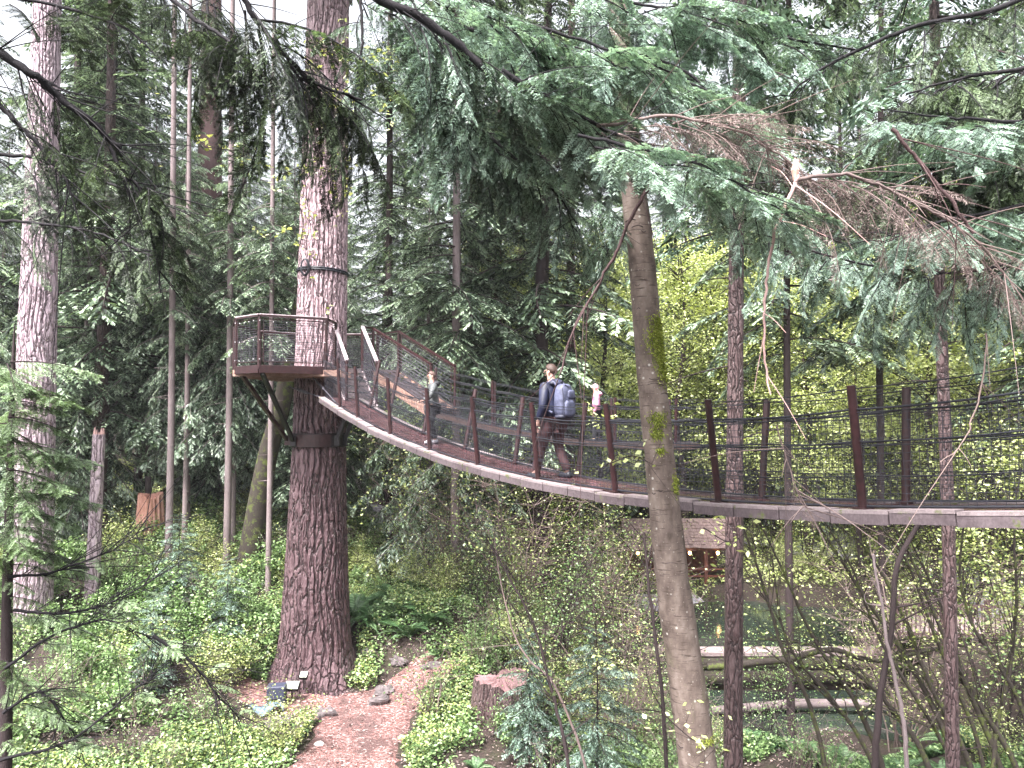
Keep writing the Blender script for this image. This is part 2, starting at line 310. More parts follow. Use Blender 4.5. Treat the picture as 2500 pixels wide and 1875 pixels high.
def smooth_path(pts, n=8):
    P = np.asarray(pts, float); m = len(P)
    if m < 3: return np.array([P[0]+(P[-1]-P[0])*t for t in np.linspace(0, 1, n)])
    Q = np.vstack([2*P[0]-P[1], P, 2*P[-1]-P[-2]]); out = []
    for i in range(1, m):
        a, b, c, d = Q[i-1], Q[i], Q[i+1], Q[i+2]
        for t in np.linspace(0, 1, n, endpoint=False):
            out.append(.5*((2*b)+(-a+c)*t+(2*a-5*b+4*c-d)*t*t+(-a+3*b-3*c+d)*t**3))
    out.append(P[-1]); return np.array(out)

# value noise for bark relief and ground
_g = np.random.default_rng(5); LAT = _g.random((64, 64))
def vn(x, y):
    xi = np.floor(x).astype(int); yi = np.floor(y).astype(int); fx = x-xi; fy = y-yi
    fx = fx*fx*(3-2*fx); fy = fy*fy*(3-2*fy); a = LAT[xi % 64, yi % 64]; b = LAT[(xi+1) % 64, yi % 64]; c = LAT[xi % 64, (yi+1) % 64]; d = LAT[(xi+1) % 64, (yi+1) % 64]
    return (a*(1-fx)+b*fx)*(1-fy)+(c*(1-fx)+d*fx)*fy

# ------------------------------------------------------------------ ground shape
CP = np.array([(-5.6, 21.5, -7.45), (-5, 16, -7.7), (-2, 16, -8.0), (-3, 18, -7.9), (-3.2, 20, -7.6), (-9, 17, -7.5), (-13, 19, -6.9), (-10, 24, -6.4), (-15, 26, -5.6), (-17, 34, -4.3), (-10, 32, -4.7),
    (-8, 27, -5.6), (-5.2, 25, -6.6), (-3, 24, -5.9), (-4.2, 23.3, -6.2), (-1, 21, -7.0), (0, 18.5, -7.7), (-1, 26, -6.2), (-4.5, 40, -6.2), (0, 36, -7.4), (2, 17, -8.5), (3, 20, -8.6), (5, 16, -8.7), (6, 19, -8.7), (10, 17, -8.7), (13, 19, -8.5),
    (6, 22.5, -9.8), (10, 22.5, -9.8), (8, 25, -10.6), (12, 25, -10.4), (5, 26, -9.9), (8, 27.4, -10.4), (12, 27.4, -10.3), (8, 29, -9.3), (2, 26, -8.2), (2, 31, -8.2), (8, 31, -9.8), (12, 33, -9.8), (16, 31, -9.4), (15, 25.2, -8.0), (19, 26, -7.8), (19, 22, -7.8), (20, 30, -7.9),
    (4, 36, -8.7), (8, 40, -8.8), (14, 38, -8.4), (20, 38, -7.6), (14, 48, -7.8), (6, 50, -8.0), (24, 50, -6), (35, 40, -5), (0, 55, -6), (-20, 50, -3), (-40, 60, -1), (0, 90, -1), (30, 75, 0), (50, 90, 5), (-40, 110, 2), (0, 140, 3), (60, 140, 8), (-60, 30, -3), (60, 20, -5), (0, 4, -9.5), (-20, 8, -8), (20, 8, -9)])
def gz(x, y):
    x = np.asarray(x, float); y = np.asarray(y, float)
    d = (x[..., None]-CP[:, 0])**2+(y[..., None]-CP[:, 1])**2
    w = 1/(d+0.35)**2.0
    z = (w*CP[:, 2]).sum(-1)/w.sum(-1)
    return z+0.22*(vn(x*.55+7, y*.55+3)-.5)+0.07*(vn(x*2.1, y*2.1)-.5)
def g1(x, y): return float(gz(np.array(x), np.array(y)))
def gridmesh(x0, x1, nx, y0, y1, ny, off=0, mask=None):
    xs = np.linspace(x0, x1, nx); ys = np.linspace(y0, y1, ny); X, Y = np.meshgrid(xs, ys, indexing='ij')
    return grid_from(X, Y, gz(X, Y)+off)
def grid_from(X, Y, Z):
    nx, ny = X.shape; b = MB(); v = np.stack([X, Y, Z], -1).reshape(-1, 3)
    i = np.arange(nx-1)[:, None]*ny; j = np.arange(ny-1)[None]
    b.add(v, np.stack([i+j, i+ny+j, i+ny+j+1, i+j+1], -1).reshape(-1, 4)); return b
u = np.linspace(-1, 1, 260); yy = np.concatenate([np.linspace(2, 34, 190), np.linspace(34.5, 200, 110), [300, 600, 1200]])
X, Y = np.meshgrid(u, yy, indexing='ij'); X = X*(30+Y*0.9)
kind(grid_from(X, Y, gz(X, Y)).build('ground', 'ground', smooth=True), 'structure')
# sheets lying on the ground: bark mulch path, gravel path, boardwalk strips
def strip(name, pts, widths, mat, off=0.03, nw=9, ns=12, zfix=None):
    P = smooth_path([(p[0], p[1], 0) for p in pts], ns); n = len(P)
    wd = np.interp(np.linspace(0, 1, n), np.linspace(0, 1, len(widths)), widths)
    T = nrm(np.gradient(P, axis=0)); S = np.stack([T[:, 1], -T[:, 0]], -1); a = np.linspace(-1, 1, nw)
    jag = 1+0.25*(vn(np.arange(n)*.9, np.zeros(n)+len(name))-.5)
    X = P[:, 0][:, None]+a*(wd*jag)[:, None]*S[:, 0][:, None]; Y = P[:, 1][:, None]+a*(wd*jag)[:, None]*S[:, 1][:, None]
    Z = gz(X, Y)+off if zfix is None else np.zeros_like(X)+zfix
    edge = (np.abs(a) > .99); Z[:, edge] -= 0.12 if zfix is None else 0
    return kind(grid_from(X, Y, Z).build(name, mat, smooth=True), 'structure')
strip('mulch_path', [(-2.6, 12), (-3.4, 15.5), (-3.7, 17.6), (-3.4, 19.6), (-2.2, 21.2), (-1.0, 21.8)], [1.4, 1.35, 1.3, 1.2, .9, .5], 'chips', 0.05)
strip('mulch_clearing', [(-7.6, 20.9), (-6.6, 20.3), (-5.2, 19.8), (-3.6, 20.0)], [.5, .9, .9, .9], 'chips', 0.035)
strip('gravel_path', [(-6.5, 46), (-4.4, 40), (-2.2, 36), (1, 33.5), (4.5, 34.5), (9, 36.5)], [1.6, 1.5, 1.2, 1.0, 1.1, .8], 'path_grey', 0.06)
strip('gravel_plaza', [(7, 52), (13, 49), (18, 44), (22, 36), (20, 30), (17.5, 27.5)], [3, 3, 2.5, 2, 1.8, 1.5], 'path_grey', 0.07)
pond = MB(); pp = [(5.4, 29.0), (9, 28.95), (13.6, 29.0), (16.8, 31), (17, 34), (13, 36.3), (9, 36.2), (6, 34), (4.6, 31)]
pond.add([(x, y, -9.05) for x, y in pp]+[(10, 32, -9.05)], [[i, (i+1) % 9, 9] for i in range(9)])
kind(pond.build('pond', 'water'), 'structure')
crk = MB(); crk.add([(4.5, 22.6, -10.12), (15, 22.6, -10.12), (15, 27.8, -10.12), (4.5, 27.8, -10.12)], [[0, 1, 2, 3]])
kind(crk.build('creek', 'water'), 'structure')

# ------------------------------------------------------------------ foliage building blocks
def spray(g, L, ntw, nlf, ll, lw, hang=0.3, tw=0.34, rise=0.12, droop=0.4, sub=0):
    """a flat conifer branch lying along +x: quads (n,4,3), tones (n), wood polylines"""
    Q = []; T = []; wood = []
    ts = np.linspace(.10, 1, ntw)
    def ax(t): return np.stack([L*t, 0*t+.05*L*np.sin(t*3+ph), L*(rise*t-droop*t*t)], -1)
    ph = g.uniform(0, 6)
    wood.append((ax(np.linspace(0, 1, 7)), np.linspace(.011, .002, 7)*L))
    for i, t in enumerate(ts):
        s = 1 if i % 2 else -1; a = ax(np.array(t)); tl = tw*L*(1-.72*t)*g.uniform(.65, 1.25)
        an = R(g.uniform(42, 68)); d = nrm(np.array([math.cos(an), s*math.sin(an), -hang*g.uniform(.3, 1.5)-droop*t*.8]))
        us = np.linspace(.08, 1, nlf); sag = g.uniform(.2, .6)*hang
        C = a+d*tl*us[:, None]; C[:, 2] -= sag*tl*us**2
        dd = d-np.array([0, 0, 1])*2*sag*us[:, None]
        if sub: wood.append((C[::max(1, nlf//3)], .0022*L))
        nx = nrm(np.cross(dd, [0, 0, 1.])); basetone = g.uniform(.05, .7)
        for sg in (1, -1):
            ang = .85
            D = nrm(dd)*math.cos(ang)+nx*sg*math.sin(ang); D[:, 2] -= hang*.25; D += g.normal(0, .12, D.shape)
            l = ll*(1-.45*us)*g.uniform(.7, 1.2, nlf); N = np.array([0, 0, 1.])+g.normal(0, .28, D.shape)
            if sub == 0:
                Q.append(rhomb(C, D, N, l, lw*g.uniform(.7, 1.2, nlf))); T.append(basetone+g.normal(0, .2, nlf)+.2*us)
            else:
                sl = l*1.0
                for k in range(sub):
                    v = (k+.6)/sub; pc = C+nrm(D)*(sl*v)[:, None]; pn = nrm(np.cross(nrm(D), N))
                    for s2 in (1, -1):
                        D2 = nrm(D)*.6+pn*s2*.8+g.normal(0, .1, D.shape); ml = ll*.27*(1.1-.5*v)*np.ones(nlf)
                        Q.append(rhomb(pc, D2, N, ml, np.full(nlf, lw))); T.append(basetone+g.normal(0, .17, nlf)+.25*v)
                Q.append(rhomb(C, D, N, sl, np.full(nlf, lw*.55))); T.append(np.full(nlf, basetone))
    return np.vstack(Q), np.concatenate(T), wood
def rotm(yaw, pitch, roll=0):
    cy, sy, cp, sp, cr, sr = math.cos(yaw), math.sin(yaw), math.cos(pitch), math.sin(pitch), math.cos(roll), math.sin(roll)
    Z = np.array([[cy, -sy, 0], [sy, cy, 0], [0, 0, 1]]); Yv = np.array([[cp, 0, -sp], [0, 1, 0], [sp, 0, cp]]); Xv = np.array([[1, 0, 0], [0, cr, -sr], [0, sr, cr]])
    return Z@Yv@Xv
G = np.random.default_rng(11)
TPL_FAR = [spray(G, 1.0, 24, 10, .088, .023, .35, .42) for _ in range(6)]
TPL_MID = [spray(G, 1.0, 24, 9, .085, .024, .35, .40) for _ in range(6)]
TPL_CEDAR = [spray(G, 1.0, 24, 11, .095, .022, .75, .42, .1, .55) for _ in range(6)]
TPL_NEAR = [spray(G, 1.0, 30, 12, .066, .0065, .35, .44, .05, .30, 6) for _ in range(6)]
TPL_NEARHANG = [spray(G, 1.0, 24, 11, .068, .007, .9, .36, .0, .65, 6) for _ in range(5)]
def place(tpl, mb, wmb, g, P, yaw, pitch, roll, sc, toff=0, wt=1.0):
    q, t, wood = tpl; Rm = rotm(yaw, pitch, roll)*sc
    mb.quads(q@Rm.T+np.asarray(P), t+toff)
    if wmb is not None:
        for w, r in wood: wmb.tube(w@Rm.T+np.asarray(P), np.asarray(r)*sc*wt, 3 if np.ndim(r) == 0 else 4, cap=False)
def trunk_path(H, lean=(0, 0), bend=.15, n=14, g=G):
    t = np.linspace(0, 1, n); ph = g.uniform(0, 6)
    return np.stack([lean[0]*t*H+bend*np.sin(t*4+ph)-bend*math.sin(ph), lean[1]*t*H+bend*np.cos(t*3+ph)-bend*math.cos(ph), t*H], -1)
def conifer(name, mats, H, r, cb, Rm, nb, tpls, g, lean=(0, 0), label='', cat='tree', group=None, loc=(0, 0, 0), droop=-.1, gap=0.0, nside=10, dead=0, ctop=None, top_r=.12):
    root = thing(name, (0, 0, 0), label, cat, group)
    P = trunk_path(H, lean, min(.2, H*.006), 16, g); z = P[:, 2]/H
    rad = r*(1-(1-top_r)*z)*(1+.5*np.exp(-z*H/.5)); tb = MB(); tb.tube(P, rad, nside)
    cr = MB(); limb = MB(); ctop = ctop or H
    zs = cb+(ctop-cb)*np.linspace(0, 1, nb)**.9
    for i, zz in enumerate(zs):
        if g.random() < gap: continue
        f = (zz-cb)/(H-cb+1e-6); R_ = Rm*(1-f)**.65*g.uniform(.6, 1.15)*(1 if f > .08 else .8)+.3
        c = np.array([np.interp(zz, P[:, 2], P[:, k]) for k in range(3)])
        place(tpls[g.integers(len(tpls))], cr, limb, g, c, i*2.4+g.uniform(-.5, .5), g.uniform(-.15, .2)+droop*(1-f)+.2*f, g.uniform(-.3, .3), R_, g.uniform(-.15, .15), 1.1)
    for i in range(dead):
        zz = g.uniform(.12*cb, cb); c = np.array([np.interp(zz, P[:, 2], P[:, k]) for k in range(3)]); a = g.uniform(0, 6.28); l = g.uniform(.4, 1.6)*min(1, Rm/2)
        e = c+np.array([math.cos(a)*l, math.sin(a)*l, g.uniform(-.3, .2)*l]); mdl = (c+e)/2+[0, 0, .08*l]
        tb.tube([c, mdl, e], [.015, .01, .004], 4, cap=False)
    tb.build('trunk', mats[0], root, True); cr.build('crown', mats[1], root)
    if nb: limb.build('branches', 'dark_bark' if mats[0] != 'grey_bark' else mats[0], root, True)
    root.location = loc; return root
def place_copy(src, loc, rz, sc, label, group, first=[set()]):
    c = copy_tree(src) if src.name in first[0] else src; first[0].add(src.name)
    c.location = loc; c.rotation_euler = (0, 0, rz); c.scale = (sc, sc, sc)
    c['label'] = label; c['group'] = group
    return c
def leaves_on(mb, g, pts, n, spread, size, up=.6, tone=(.5, .2)):
    """n leaves scattered round the given points"""
    C = pts[g.integers(0, len(pts), n)]+g.normal(0, 1, (n, 3))*np.asarray(spread)
    D = g.normal(0, 1, (n, 3)); D[:, 2] = D[:, 2]*.4-.15; N = g.normal(0, .5, (n, 3))+np.array([0, 0, up])
    L = size*g.uniform(.6, 1.3, n)
    mb.quads(rhomb(C, D, N, L, L*g.uniform(.5, .75, n)), g.normal(tone[0], tone[1], n))

def shrub_tpl(name, g, ns, h, spread, nleaf, leaf, lmat, smat, arch=.4, r=.012, tw=5):
    root = thing(name, (0, 0, 0), 'x', 'shrub'); st = MB(); lf = MB(); ends = []
    for i in range(ns):
        a = g.uniform(0, 6.28); l = h*g.uniform(.6, 1.1); o = spread*g.uniform(.3, 1)
        p0 = np.array([g.normal(0, .08), g.normal(0, .08), -.1]); t = np.linspace(0, 1, 8)
        P = p0+np.stack([math.cos(a)*o*t**1.3, math.sin(a)*o*t**1.3, l*(t-arch*.5*t**3)], -1)+np.cumsum(g.normal(0, .02*h, (8, 3)), 0)
        st.tube(P, np.linspace(r, r*.25, 8), 4, cap=False); ends += list(P[2:])
        for k in range(tw):
            b = P[g.integers(2, 8)]; d = g.normal(0, .25, 3)*h*.5; d[2] = abs(d[2])*.6
            q = [b, b+d*.5+[0, 0, .02], b+d]; st.tube(q, [r*.35, r*.25, r*.12], 3, cap=False); ends += [q[1], q[2], q[2]]
    leaves_on(lf, g, np.array(ends), nleaf, .03*h+.03, leaf)
    st.build('stems', smat, root, True); lf.build('leaves', lmat, root); return root
def fern_tpl(g, nf=15, L=.75):
    root = thing('sword_fern', (0, 0, 0), 'x', 'fern'); b = MB()
    for i in range(nf):
        a = i*2.4+g.uniform(-.3, .3); l = L*g.uniform(.7, 1.15); e = g.uniform(.5, 1.3); t = np.linspace(0, 1, 30)
        x = l*t*math.cos(e)+.25*l*t**2; z = l*(math.sin(e)*t-.75*t**2*g.uniform(.6, 1)); C = np.stack([x*math.cos(a), x*math.sin(a), z], -1)
        T = nrm(np.gradient(C, axis=0)); S = np.array([-math.sin(a), math.cos(a), 0]); N = np.cross(T, S)
        wl = .14*l*np.sin(np.clip(t*1.05+.12, 0, 1)*math.pi)**.6; tn = g.uniform(.2, .8)
        for s in (1, -1):
            b.quads(rhomb(C[2:], (S*s+T*.35)[2:], N[2:]*np.sign(N[2:, 2:3]+1e-6)+g.normal(0, .15, (28, 3)), wl[2:]+.01, np.full(28, .028*l/.75)), tn+g.normal(0, .12, 28))
        b.tube(C, np.linspace(.006, .002, 30), 3, tone=.3, cap=False)
    ob = b.build('fronds', 'fern', root); return root

# ------------------------------------------------------------------ platform tree
TX, TY = -5.58, 21.5
def big_trunk(name, axis, radf, mat, zr, amp, nth, around, along, label, cat, loc, group=None, flare=None, seed=0):
    """axis(z)->x,y ; radf(z)->radius; furrowed bark in relief"""
    root = thing(name, loc, label, cat, group)
    z = np.linspace(zr[0], zr[1], along); th = np.arange(around)*2*math.pi/around
    Z, TH = np.meshgrid(z, th, indexing='ij')
    u = TH/(2*math.pi)*nth
    w = 2.2*(vn(Z*.8+seed, (TH/(2*math.pi)*8) % 8)-.5)
    w0 = 2.2*(vn(Z*.8+seed, 0*TH)-.5); bl = np.clip((TH-5.6)/.68, 0, 1); w = w*(1-bl)+w0*bl
    f1 = np.abs(((u+w+.35*vn(Z*3.1+seed, 0*TH+4)) % 1.0)-.5)*2
    f2 = vn(u*2+seed*3 % 7, Z*4.5); f2b = vn((u-nth)*2+seed*3 % 7, Z*4.5); f2 = f2*(1-bl)+f2b*bl
    f3 = vn(u*5, Z*14+seed)
    rel = -amp*np.clip(1-f1*2.2, 0, 1)-amp*.55*np.clip(.45-f2, 0, 1)*2-amp*.25*f3
    Rr = radf(Z)+rel
    if flare is not None: Rr = Rr+flare(Z, TH)
    ax, ay = axis(Z); v = np.stack([ax+Rr*np.cos(TH), ay+Rr*np.sin(TH), Z], -1).reshape(-1, 3)
    i = np.arange(along-1)[:, None]*around; j = np.arange(around)[None]; k = (j+1) % around
    b = MB(); b.add(v, np.stack([i+j, i+k, i+around+k, i+around+j], -1).reshape(-1, 4))
    b.build('trunk', mat, root, False); return root
def ax_main(z): return TX+.012*(z+7)+.05, TY+0*z
def rad_main(z): return .74+.30*np.clip((-z)/7.4, 0, 1)**1.5-.012*np.clip(z, 0, 99)+.12*np.clip((-5.8-z)/1.6, 0, 1)**2
def fl_main(z, th): return .42*np.clip((-6.4-z)/1.2, 0, 1)**2.2*(.35+.65*np.abs(np.sin(th*2.5+.6))**1.5)
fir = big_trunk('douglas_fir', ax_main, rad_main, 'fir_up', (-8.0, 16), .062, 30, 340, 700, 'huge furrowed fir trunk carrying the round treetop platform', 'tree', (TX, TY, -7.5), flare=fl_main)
cr = MB(); lb = MB()
for i in range(90):
    zz = 14.8+i*.1; place(TPL_FAR[i % 6], cr, lb, G, (TX+.2, TY, zz), i*2.4, -.3, 0, G.uniform(2.5, 5))
cr.build('crown', 'hemlock_far', fir); lb.build('branches', 'dark_bark', fir, True)
# strap and coil
st = MB(); zc = at(680, 582, 20.8)[2]; c0 = ax_main(zc)
a = np.linspace(0, 2*math.pi, 49)
for dz in (0, .05): st.tube(np.stack([c0[0]+(rad_main(zc)+.012)*np.cos(a), c0[1]+(rad_main(zc)+.012)*np.sin(a), zc+dz-.04*np.sin(a*1+1)], -1), .028, 6)
st.build('strap', 'black_cable', fir, True)
co_ = MB(); cc = at(659, 577, 20.75)
for k in range(4):
    co_.tube(np.stack([cc[0]+(.085+.014*k)*np.cos(a), cc[1]-.03+0*a+.012*k, cc[2]+(.20+.014*k)*np.sin(a)], -1), .011, 5)
tag(co_.build('rope_coil', 'black_cable', org=cc, smooth=True), 'small coil of dark rope hanging on the strap of the huge fir', 'rope')
# steel collar under the platform
cl = MB(); zc = -.82; r_ = rad_main(zc)+.035
for k in range(40):
    a0, a1 = k*math.pi/20, (k+1)*math.pi/20
    p = [(TX+.12+r_*math.cos(t), TY+r_*math.sin(t)) for t in (a0, a1)]
    cl.add([(p[0][0], p[0][1], zc-.17), (p[1][0], p[1][1], zc-.17), (p[1][0], p[1][1], zc+.17), (p[0][0], p[0][1], zc+.17)], [[0, 1, 2, 3]])
for z_ in (zc-.17, zc+.17): cl.tube(np.stack([TX+.12+r_*np.cos(a), TY+r_*np.sin(a), 0*a+z_], -1), .022, 6)

# ------------------------------------------------------------------ treetop platform
PZ = 1.13
A_, B_, C_ = (-7.10, 19.45), (-6.27, 18.75), (-4.80, 19.50)
D_, E_ = (-4.85, 20.80), (-4.22, 21.30)
G0, G1 = (-4.0, 21.75), (-3.35, 22.55)
H1, H2, H3, H4 = (-4.2, 23.6), (-6.3, 23.8), (-7.55, 22.7), (-7.65, 20.8)
poly = [A_, B_, C_, D_, E_, G0, G1, H1, H2, H3, H4]
plat = thing('treetop_platform', (TX, TY, -.9), 'brown railed platform built round the huge fir trunk', 'platform')
b = MB(); b.prism(poly, PZ-.05, PZ); b.build('deck', 'grey_wood', plat)
b = MB()
for i in range(len(poly)):
    p, q = poly[i], poly[(i+1) % len(poly)]; b.beam((*p, PZ-.10), (*q, PZ-.10), .06, .19)
b.build('rim_beam', 'steel', plat)
b = MB()
for t in np.linspace(0, 1, 9)[1:-1]:
    y = 18.9+t*4.7; b.beam((-7.4+abs(t-.5)*.6, y, PZ-.17), (-4.4, y, PZ-.17), .09, .16)
b.build('joists', 'tan_wood', plat)
RH = 1.21
def rail_panel(root, p, q, zp, zq, h, ncab, cap='steel', wcap=(.09, .05), post_r=.038, posts=(True, True), capw=True):
    p = np.array([*p, zp]); q = np.array([*q, zq]); up = np.array([0, 0, 1.])
    for f, e in zip(posts, (p, q)):
        if f:
            b = MB(); b.tube([e-up*.1, e+up*h], post_r, 10); b.build('post', 'steel', root, True)
    b = MB(); b.beam(p+up*(h+.02), q+up*(h+.02), *wcap); b.build('handrail', cap, root)
    b = MB(); d = q-p; a_, c_ = p+d*.06, p+d*.94
    for s in (a_, c_): b.tube([s+up*.08, s+up*(h-.06)], .014, 5)
    for z in (.08, h-.06): b.tube([a_+up*z, c_+up*z], .014, 5)
    fr = b.build('panel_frame', 'steel', root)
    b = MB()
    for k in range(ncab):
        z = .12+(h-.24)*k/(ncab-1); b.tube([a_+up*z, (a_+c_)/2+up*(z-.004), c_+up*z], .0055, 4, cap=False)
    for t in np.linspace(.06, .94, 6)[1:-1]:
        b.tube([p+d*t+up*.1, p+d*t+up*(h-.08)], .003, 3, cap=False)
    b.build('infill_wires', 'cable', fr)
for (p, q) in [(A_, B_), (B_, C_)]: rail_panel(plat, p, q, PZ, PZ, RH, 17, 'steel', posts=(True, False))
rail_panel(plat, C_, (C_[0]+.01, 20.5), PZ, PZ, RH, 17)
for (p, q) in [(G1, H1), (H1, H2), (H2, H3), (H3, H4), (H4, A_)]: rail_panel(plat, p, q, PZ, PZ, RH, 17, posts=(True, False))
rail_panel(plat, E_, G0, PZ, PZ, RH, 15)
# pale weathered cap on the front handrail
b = MB()
for p, q in [(A_, B_), (B_, C_), (H1, H2), (H2, H3)]: b.beam((*p, PZ+RH+.057), (*q, PZ+RH+.057), .075, .02)
b.build('handrail_cap', 'pale_wood', plat)
# struts
cc = (TX+.12, TY)
for (p, off) in [(A_, -1.0), (B_, -.62), ((-4.0, 20.6), .55), ((-3.9, 21.2), .75)]:
    b = MB(); pz = np.array([*p, PZ-.2]); dx = off*.95
    e = np.array([cc[0]+(-.80 if off < -.8 else -.55 if off < 0 else .62 if off < .6 else .76), cc[1]-(.30 if off < -.8 else .62 if off < 0 else .5 if off < .6 else .2), -.85])
    b.beam(pz+(0.08*(cc[0]-pz[0]), .05, 0), e, .09, .10); b.beam(e-(0, 0, .12), e+(0, 0, .16), .16, .12, up=(0, 1, 0)); b.build('strut', 'black_steel' if off > -.8 else 'steel', plat)
plate = MB()
for k in range(9):
    t0 = -1.62+k*.14-.55; r2 = r_+.02
    q0 = (cc[0]+r2*math.cos(t0), cc[1]+r2*math.sin(t0)); q1 = (cc[0]+r2*math.cos(t0+.14), cc[1]+r2*math.sin(t0+.14))
    plate.add([(*q0, -1.0), (*q1, -1.0), (*q1, -.66), (*q0, -.66)], [[0, 1, 2, 3]])
col_ = cl.build('collar', 'black_steel', plat, True); plate.build('collar_plate', 'steel', plat)
# stairs from platform to the long bridge
S0a, S0b = np.array([-4.88, 20.72]), np.array([-4.20, 21.22]); S1a, S1b = np.array([-4.23, 19.38]), np.array([-3.55, 19.88]); SZ1 = .07
def stairs(name, label, a0, b0, a1, b1, z0, z1, n, railcap, ncab, sc='pale_wood'):
    root = thing(name, (*((a0+a1)/2), z1), label, 'stairs')
    for p, q in ((a0, a1), (b0, b1)):
        b = MB(); b.beam((*p, z0-.13), (*q, z1-.05), .05, .26); b.build('stringer', sc, root)
    for k in range(n):
        t = (k+.5)/n; z = z0+(z1-z0)*t; p, q = a0+(a1-a0)*t, b0+(b1-b0)*t
        b = MB(); b.beam((*p, z), (*q, z), np.linalg.norm(a1-a0)/n*.92, .04, tone=.5); b.build('tread', 'grey_wood', root)
        b = MB(); d = (a1-a0)/np.linalg.norm(a1-a0); o = -d*np.linalg.norm(a1-a0)/n*.5
        b.beam((*(p+o), z+.08), (*(q+o), z+.08), .02, .10); b.build('riser', 'grey_wood', root)
    for p, q in ((a0, a1), (b0, b1)):
        rail_panel(root, p, q, z0, z1, 1.2, ncab, railcap, (.08, .05))
    return root
stairs('steep_stairs', 'short steep stairs with pale handrails from the platform down to the plank bridge', S0a, S0b, S1a, S1b, PZ, SZ1, 6, 'pale_wood', 8)
T0a, T0b = np.array([-3.98, 21.7]), np.array([-3.38, 22.5]); T1a, T1b = np.array([-2.10, 19.75]), np.array([-1.55, 20.55])
stairs('side_stairs', 'brown railed stairs sloping right from the platform behind the child', T0a, T0b, T1a, T1b, PZ, -.02, 8, 'steel', 11, 'tan_wood')

# ------------------------------------------------------------------ bridges
AX = np.array([-.563, .826]); PX = np.array([.826, .563])
def nearp(k): return np.array([3.41-1.0*k, 7.4+1.47*k])
def dz(k): return -1.11+.0376*(k-2)**2
def bridge(name, label, nf, zf, perp, width, k0, k1, posts, flare, net, seed, wood='grey_wood', dk='deck'):
    """nf(k): line of the near post feet, zf(k): deck height"""
    g = np.random.default_rng(seed); mid = nf((k0+k1)/2)
    root = thing(name, (mid[0], mid[1], zf((k0+k1)/2)), label, 'bridge')
    ks = np.linspace(k0, k1, int((k1-k0)*14)+1)
    def pt(k, w, h=0, out=0): p = nf(k)+perp*(w+out); return np.array([p[0], p[1], zf(k)+h])
    b = MB()
    for ka, kb in zip(ks[:-1], ks[1:]):
        g_ = (kb-ka)*.05; p, q = pt(ka+g_, width/2, -.02), pt(kb-g_, width/2, -.02+g.normal(0, .002)); b.beam(p, q, width-.06, .038, tone=g.random())
    b.build('deck_boards', dk, root)
    step = 1/3.
    for side in (0, 1):
        kk = k0; b = MB(); fb = MB()
        w = -.10 if side == 0 else width+.10
        while kk < k1-1e-6:
            ke = min(kk+step, k1); e = (ke-kk)*.012
            j = g.normal(0, .006); b.beam(pt(kk+e, w, -.005+j), pt(ke-e, w, -.005+j), .16, .032, tone=g.random()); fb.beam(pt(kk+e, w-.055 if side == 0 else w+.055, -.072+j), pt(ke-e, w-.055 if side == 0 else w+.055, -.072+j), .04+g.uniform(0, .012), .10, tone=g.random()); kk = ke
        b.build('edge_cap', wood, root); fb.build('edge_beam', 'fascia' if wood != 'dark_wood' else wood, root)
        b = MB(); kd = np.linspace(k0, k1, 60); b.tube([pt(x, w+(.10 if side == 0 else -.10), .03) for x in kd], .014, 5); b.build('foot_cable', 'black_cable', root, True)
    for side in (0, 1):
        sg = -1 if side == 0 else 1; w = 0 if side == 0 else width
        for k in posts:
            fl = flare(k, side); b = MB(); rr = .043
            b.tube([pt(k, w, -.02), pt(k, w, .6, sg*fl/2), pt(k, w, 1.2, sg*fl)], rr, 12); po = b.build('post', 'steel', root, True)
            b = MB(); c = pt(k, w, 0); b.box(c+(0, 0, .012), (.16, .13, .02), math.atan2(perp[1], perp[0])); b.build('post_foot', 'steel', po)
        kd = np.linspace(k0, k1, 90)
        def flr(x): return sg*np.interp(x, posts, [flare(p, side) for p in posts])
        hs_ = [(1.17, .007, 'black_cable'), (.97, .012, 'black_cable'), (.66, .010, 'black_cable'), (.33, .006, 'black_cable')]
        for h, r, m in hs_:
            b = MB(); b.tube([pt(x, w, h-.02*math.sin((x % 1)*math.pi), flr(x)*h/1.2) for x in kd], r, 6, cap=False)
            b.tube([pt(x, w, h-.03-.035*math.sin((x % 1)*math.pi)*g.uniform(.6, 1), flr(x)*h/1.2) for x in kd], r*.55, 5, cap=False); b.build('guard_cable', m, root, True)
        if net:
            b = MB(); n = int((k1-k0)*1.78/.075)
            for x in np.linspace(k0, k1, n):
                b.tube([pt(x, w, .03), pt(x, w, .96, flr(x)*.8)], .0029, 3, cap=False)
            for h in np.arange(.08, .96, .075):
                b.tube([pt(x, w, h, flr(x)*h/1.2) for x in kd], .0029, 3, cap=False)
            b.build('netting', 'net', root)
    return root, pt
P1 = [-1, 0, 1, 2, 3, 4, 5, 6, 7, 7.62]
fl1 = lambda k, s: (.17 if k < 2.5 else .13 if k < 4.5 else .08) if s == 0 else (.05 if k < .5 else .12 if k < 2 else .18 if k < 4.5 else .26)
br, pt1 = bridge('plank_bridge', 'long sagging plank bridge with brown posts, cables and netting where the man walks', nearp, dz, PX, .78, -2.2, 8.2, P1, fl1, True, 3)
near2 = lambda s: np.array([-2.10+s, 19.75+.03*s]); dz2 = lambda s: -.02-.29*s+.024*s*s
bridge('rear_plank_bridge', 'farther plank bridge leading right from the side stairs behind the trees', near2, dz2, np.array([.03, 1.]), .8, 0, 7, [0, 1.6, 3.2, 4.8, 6.4], lambda k, s: .1, False, 4, 'dark_wood', 'dark_wood')
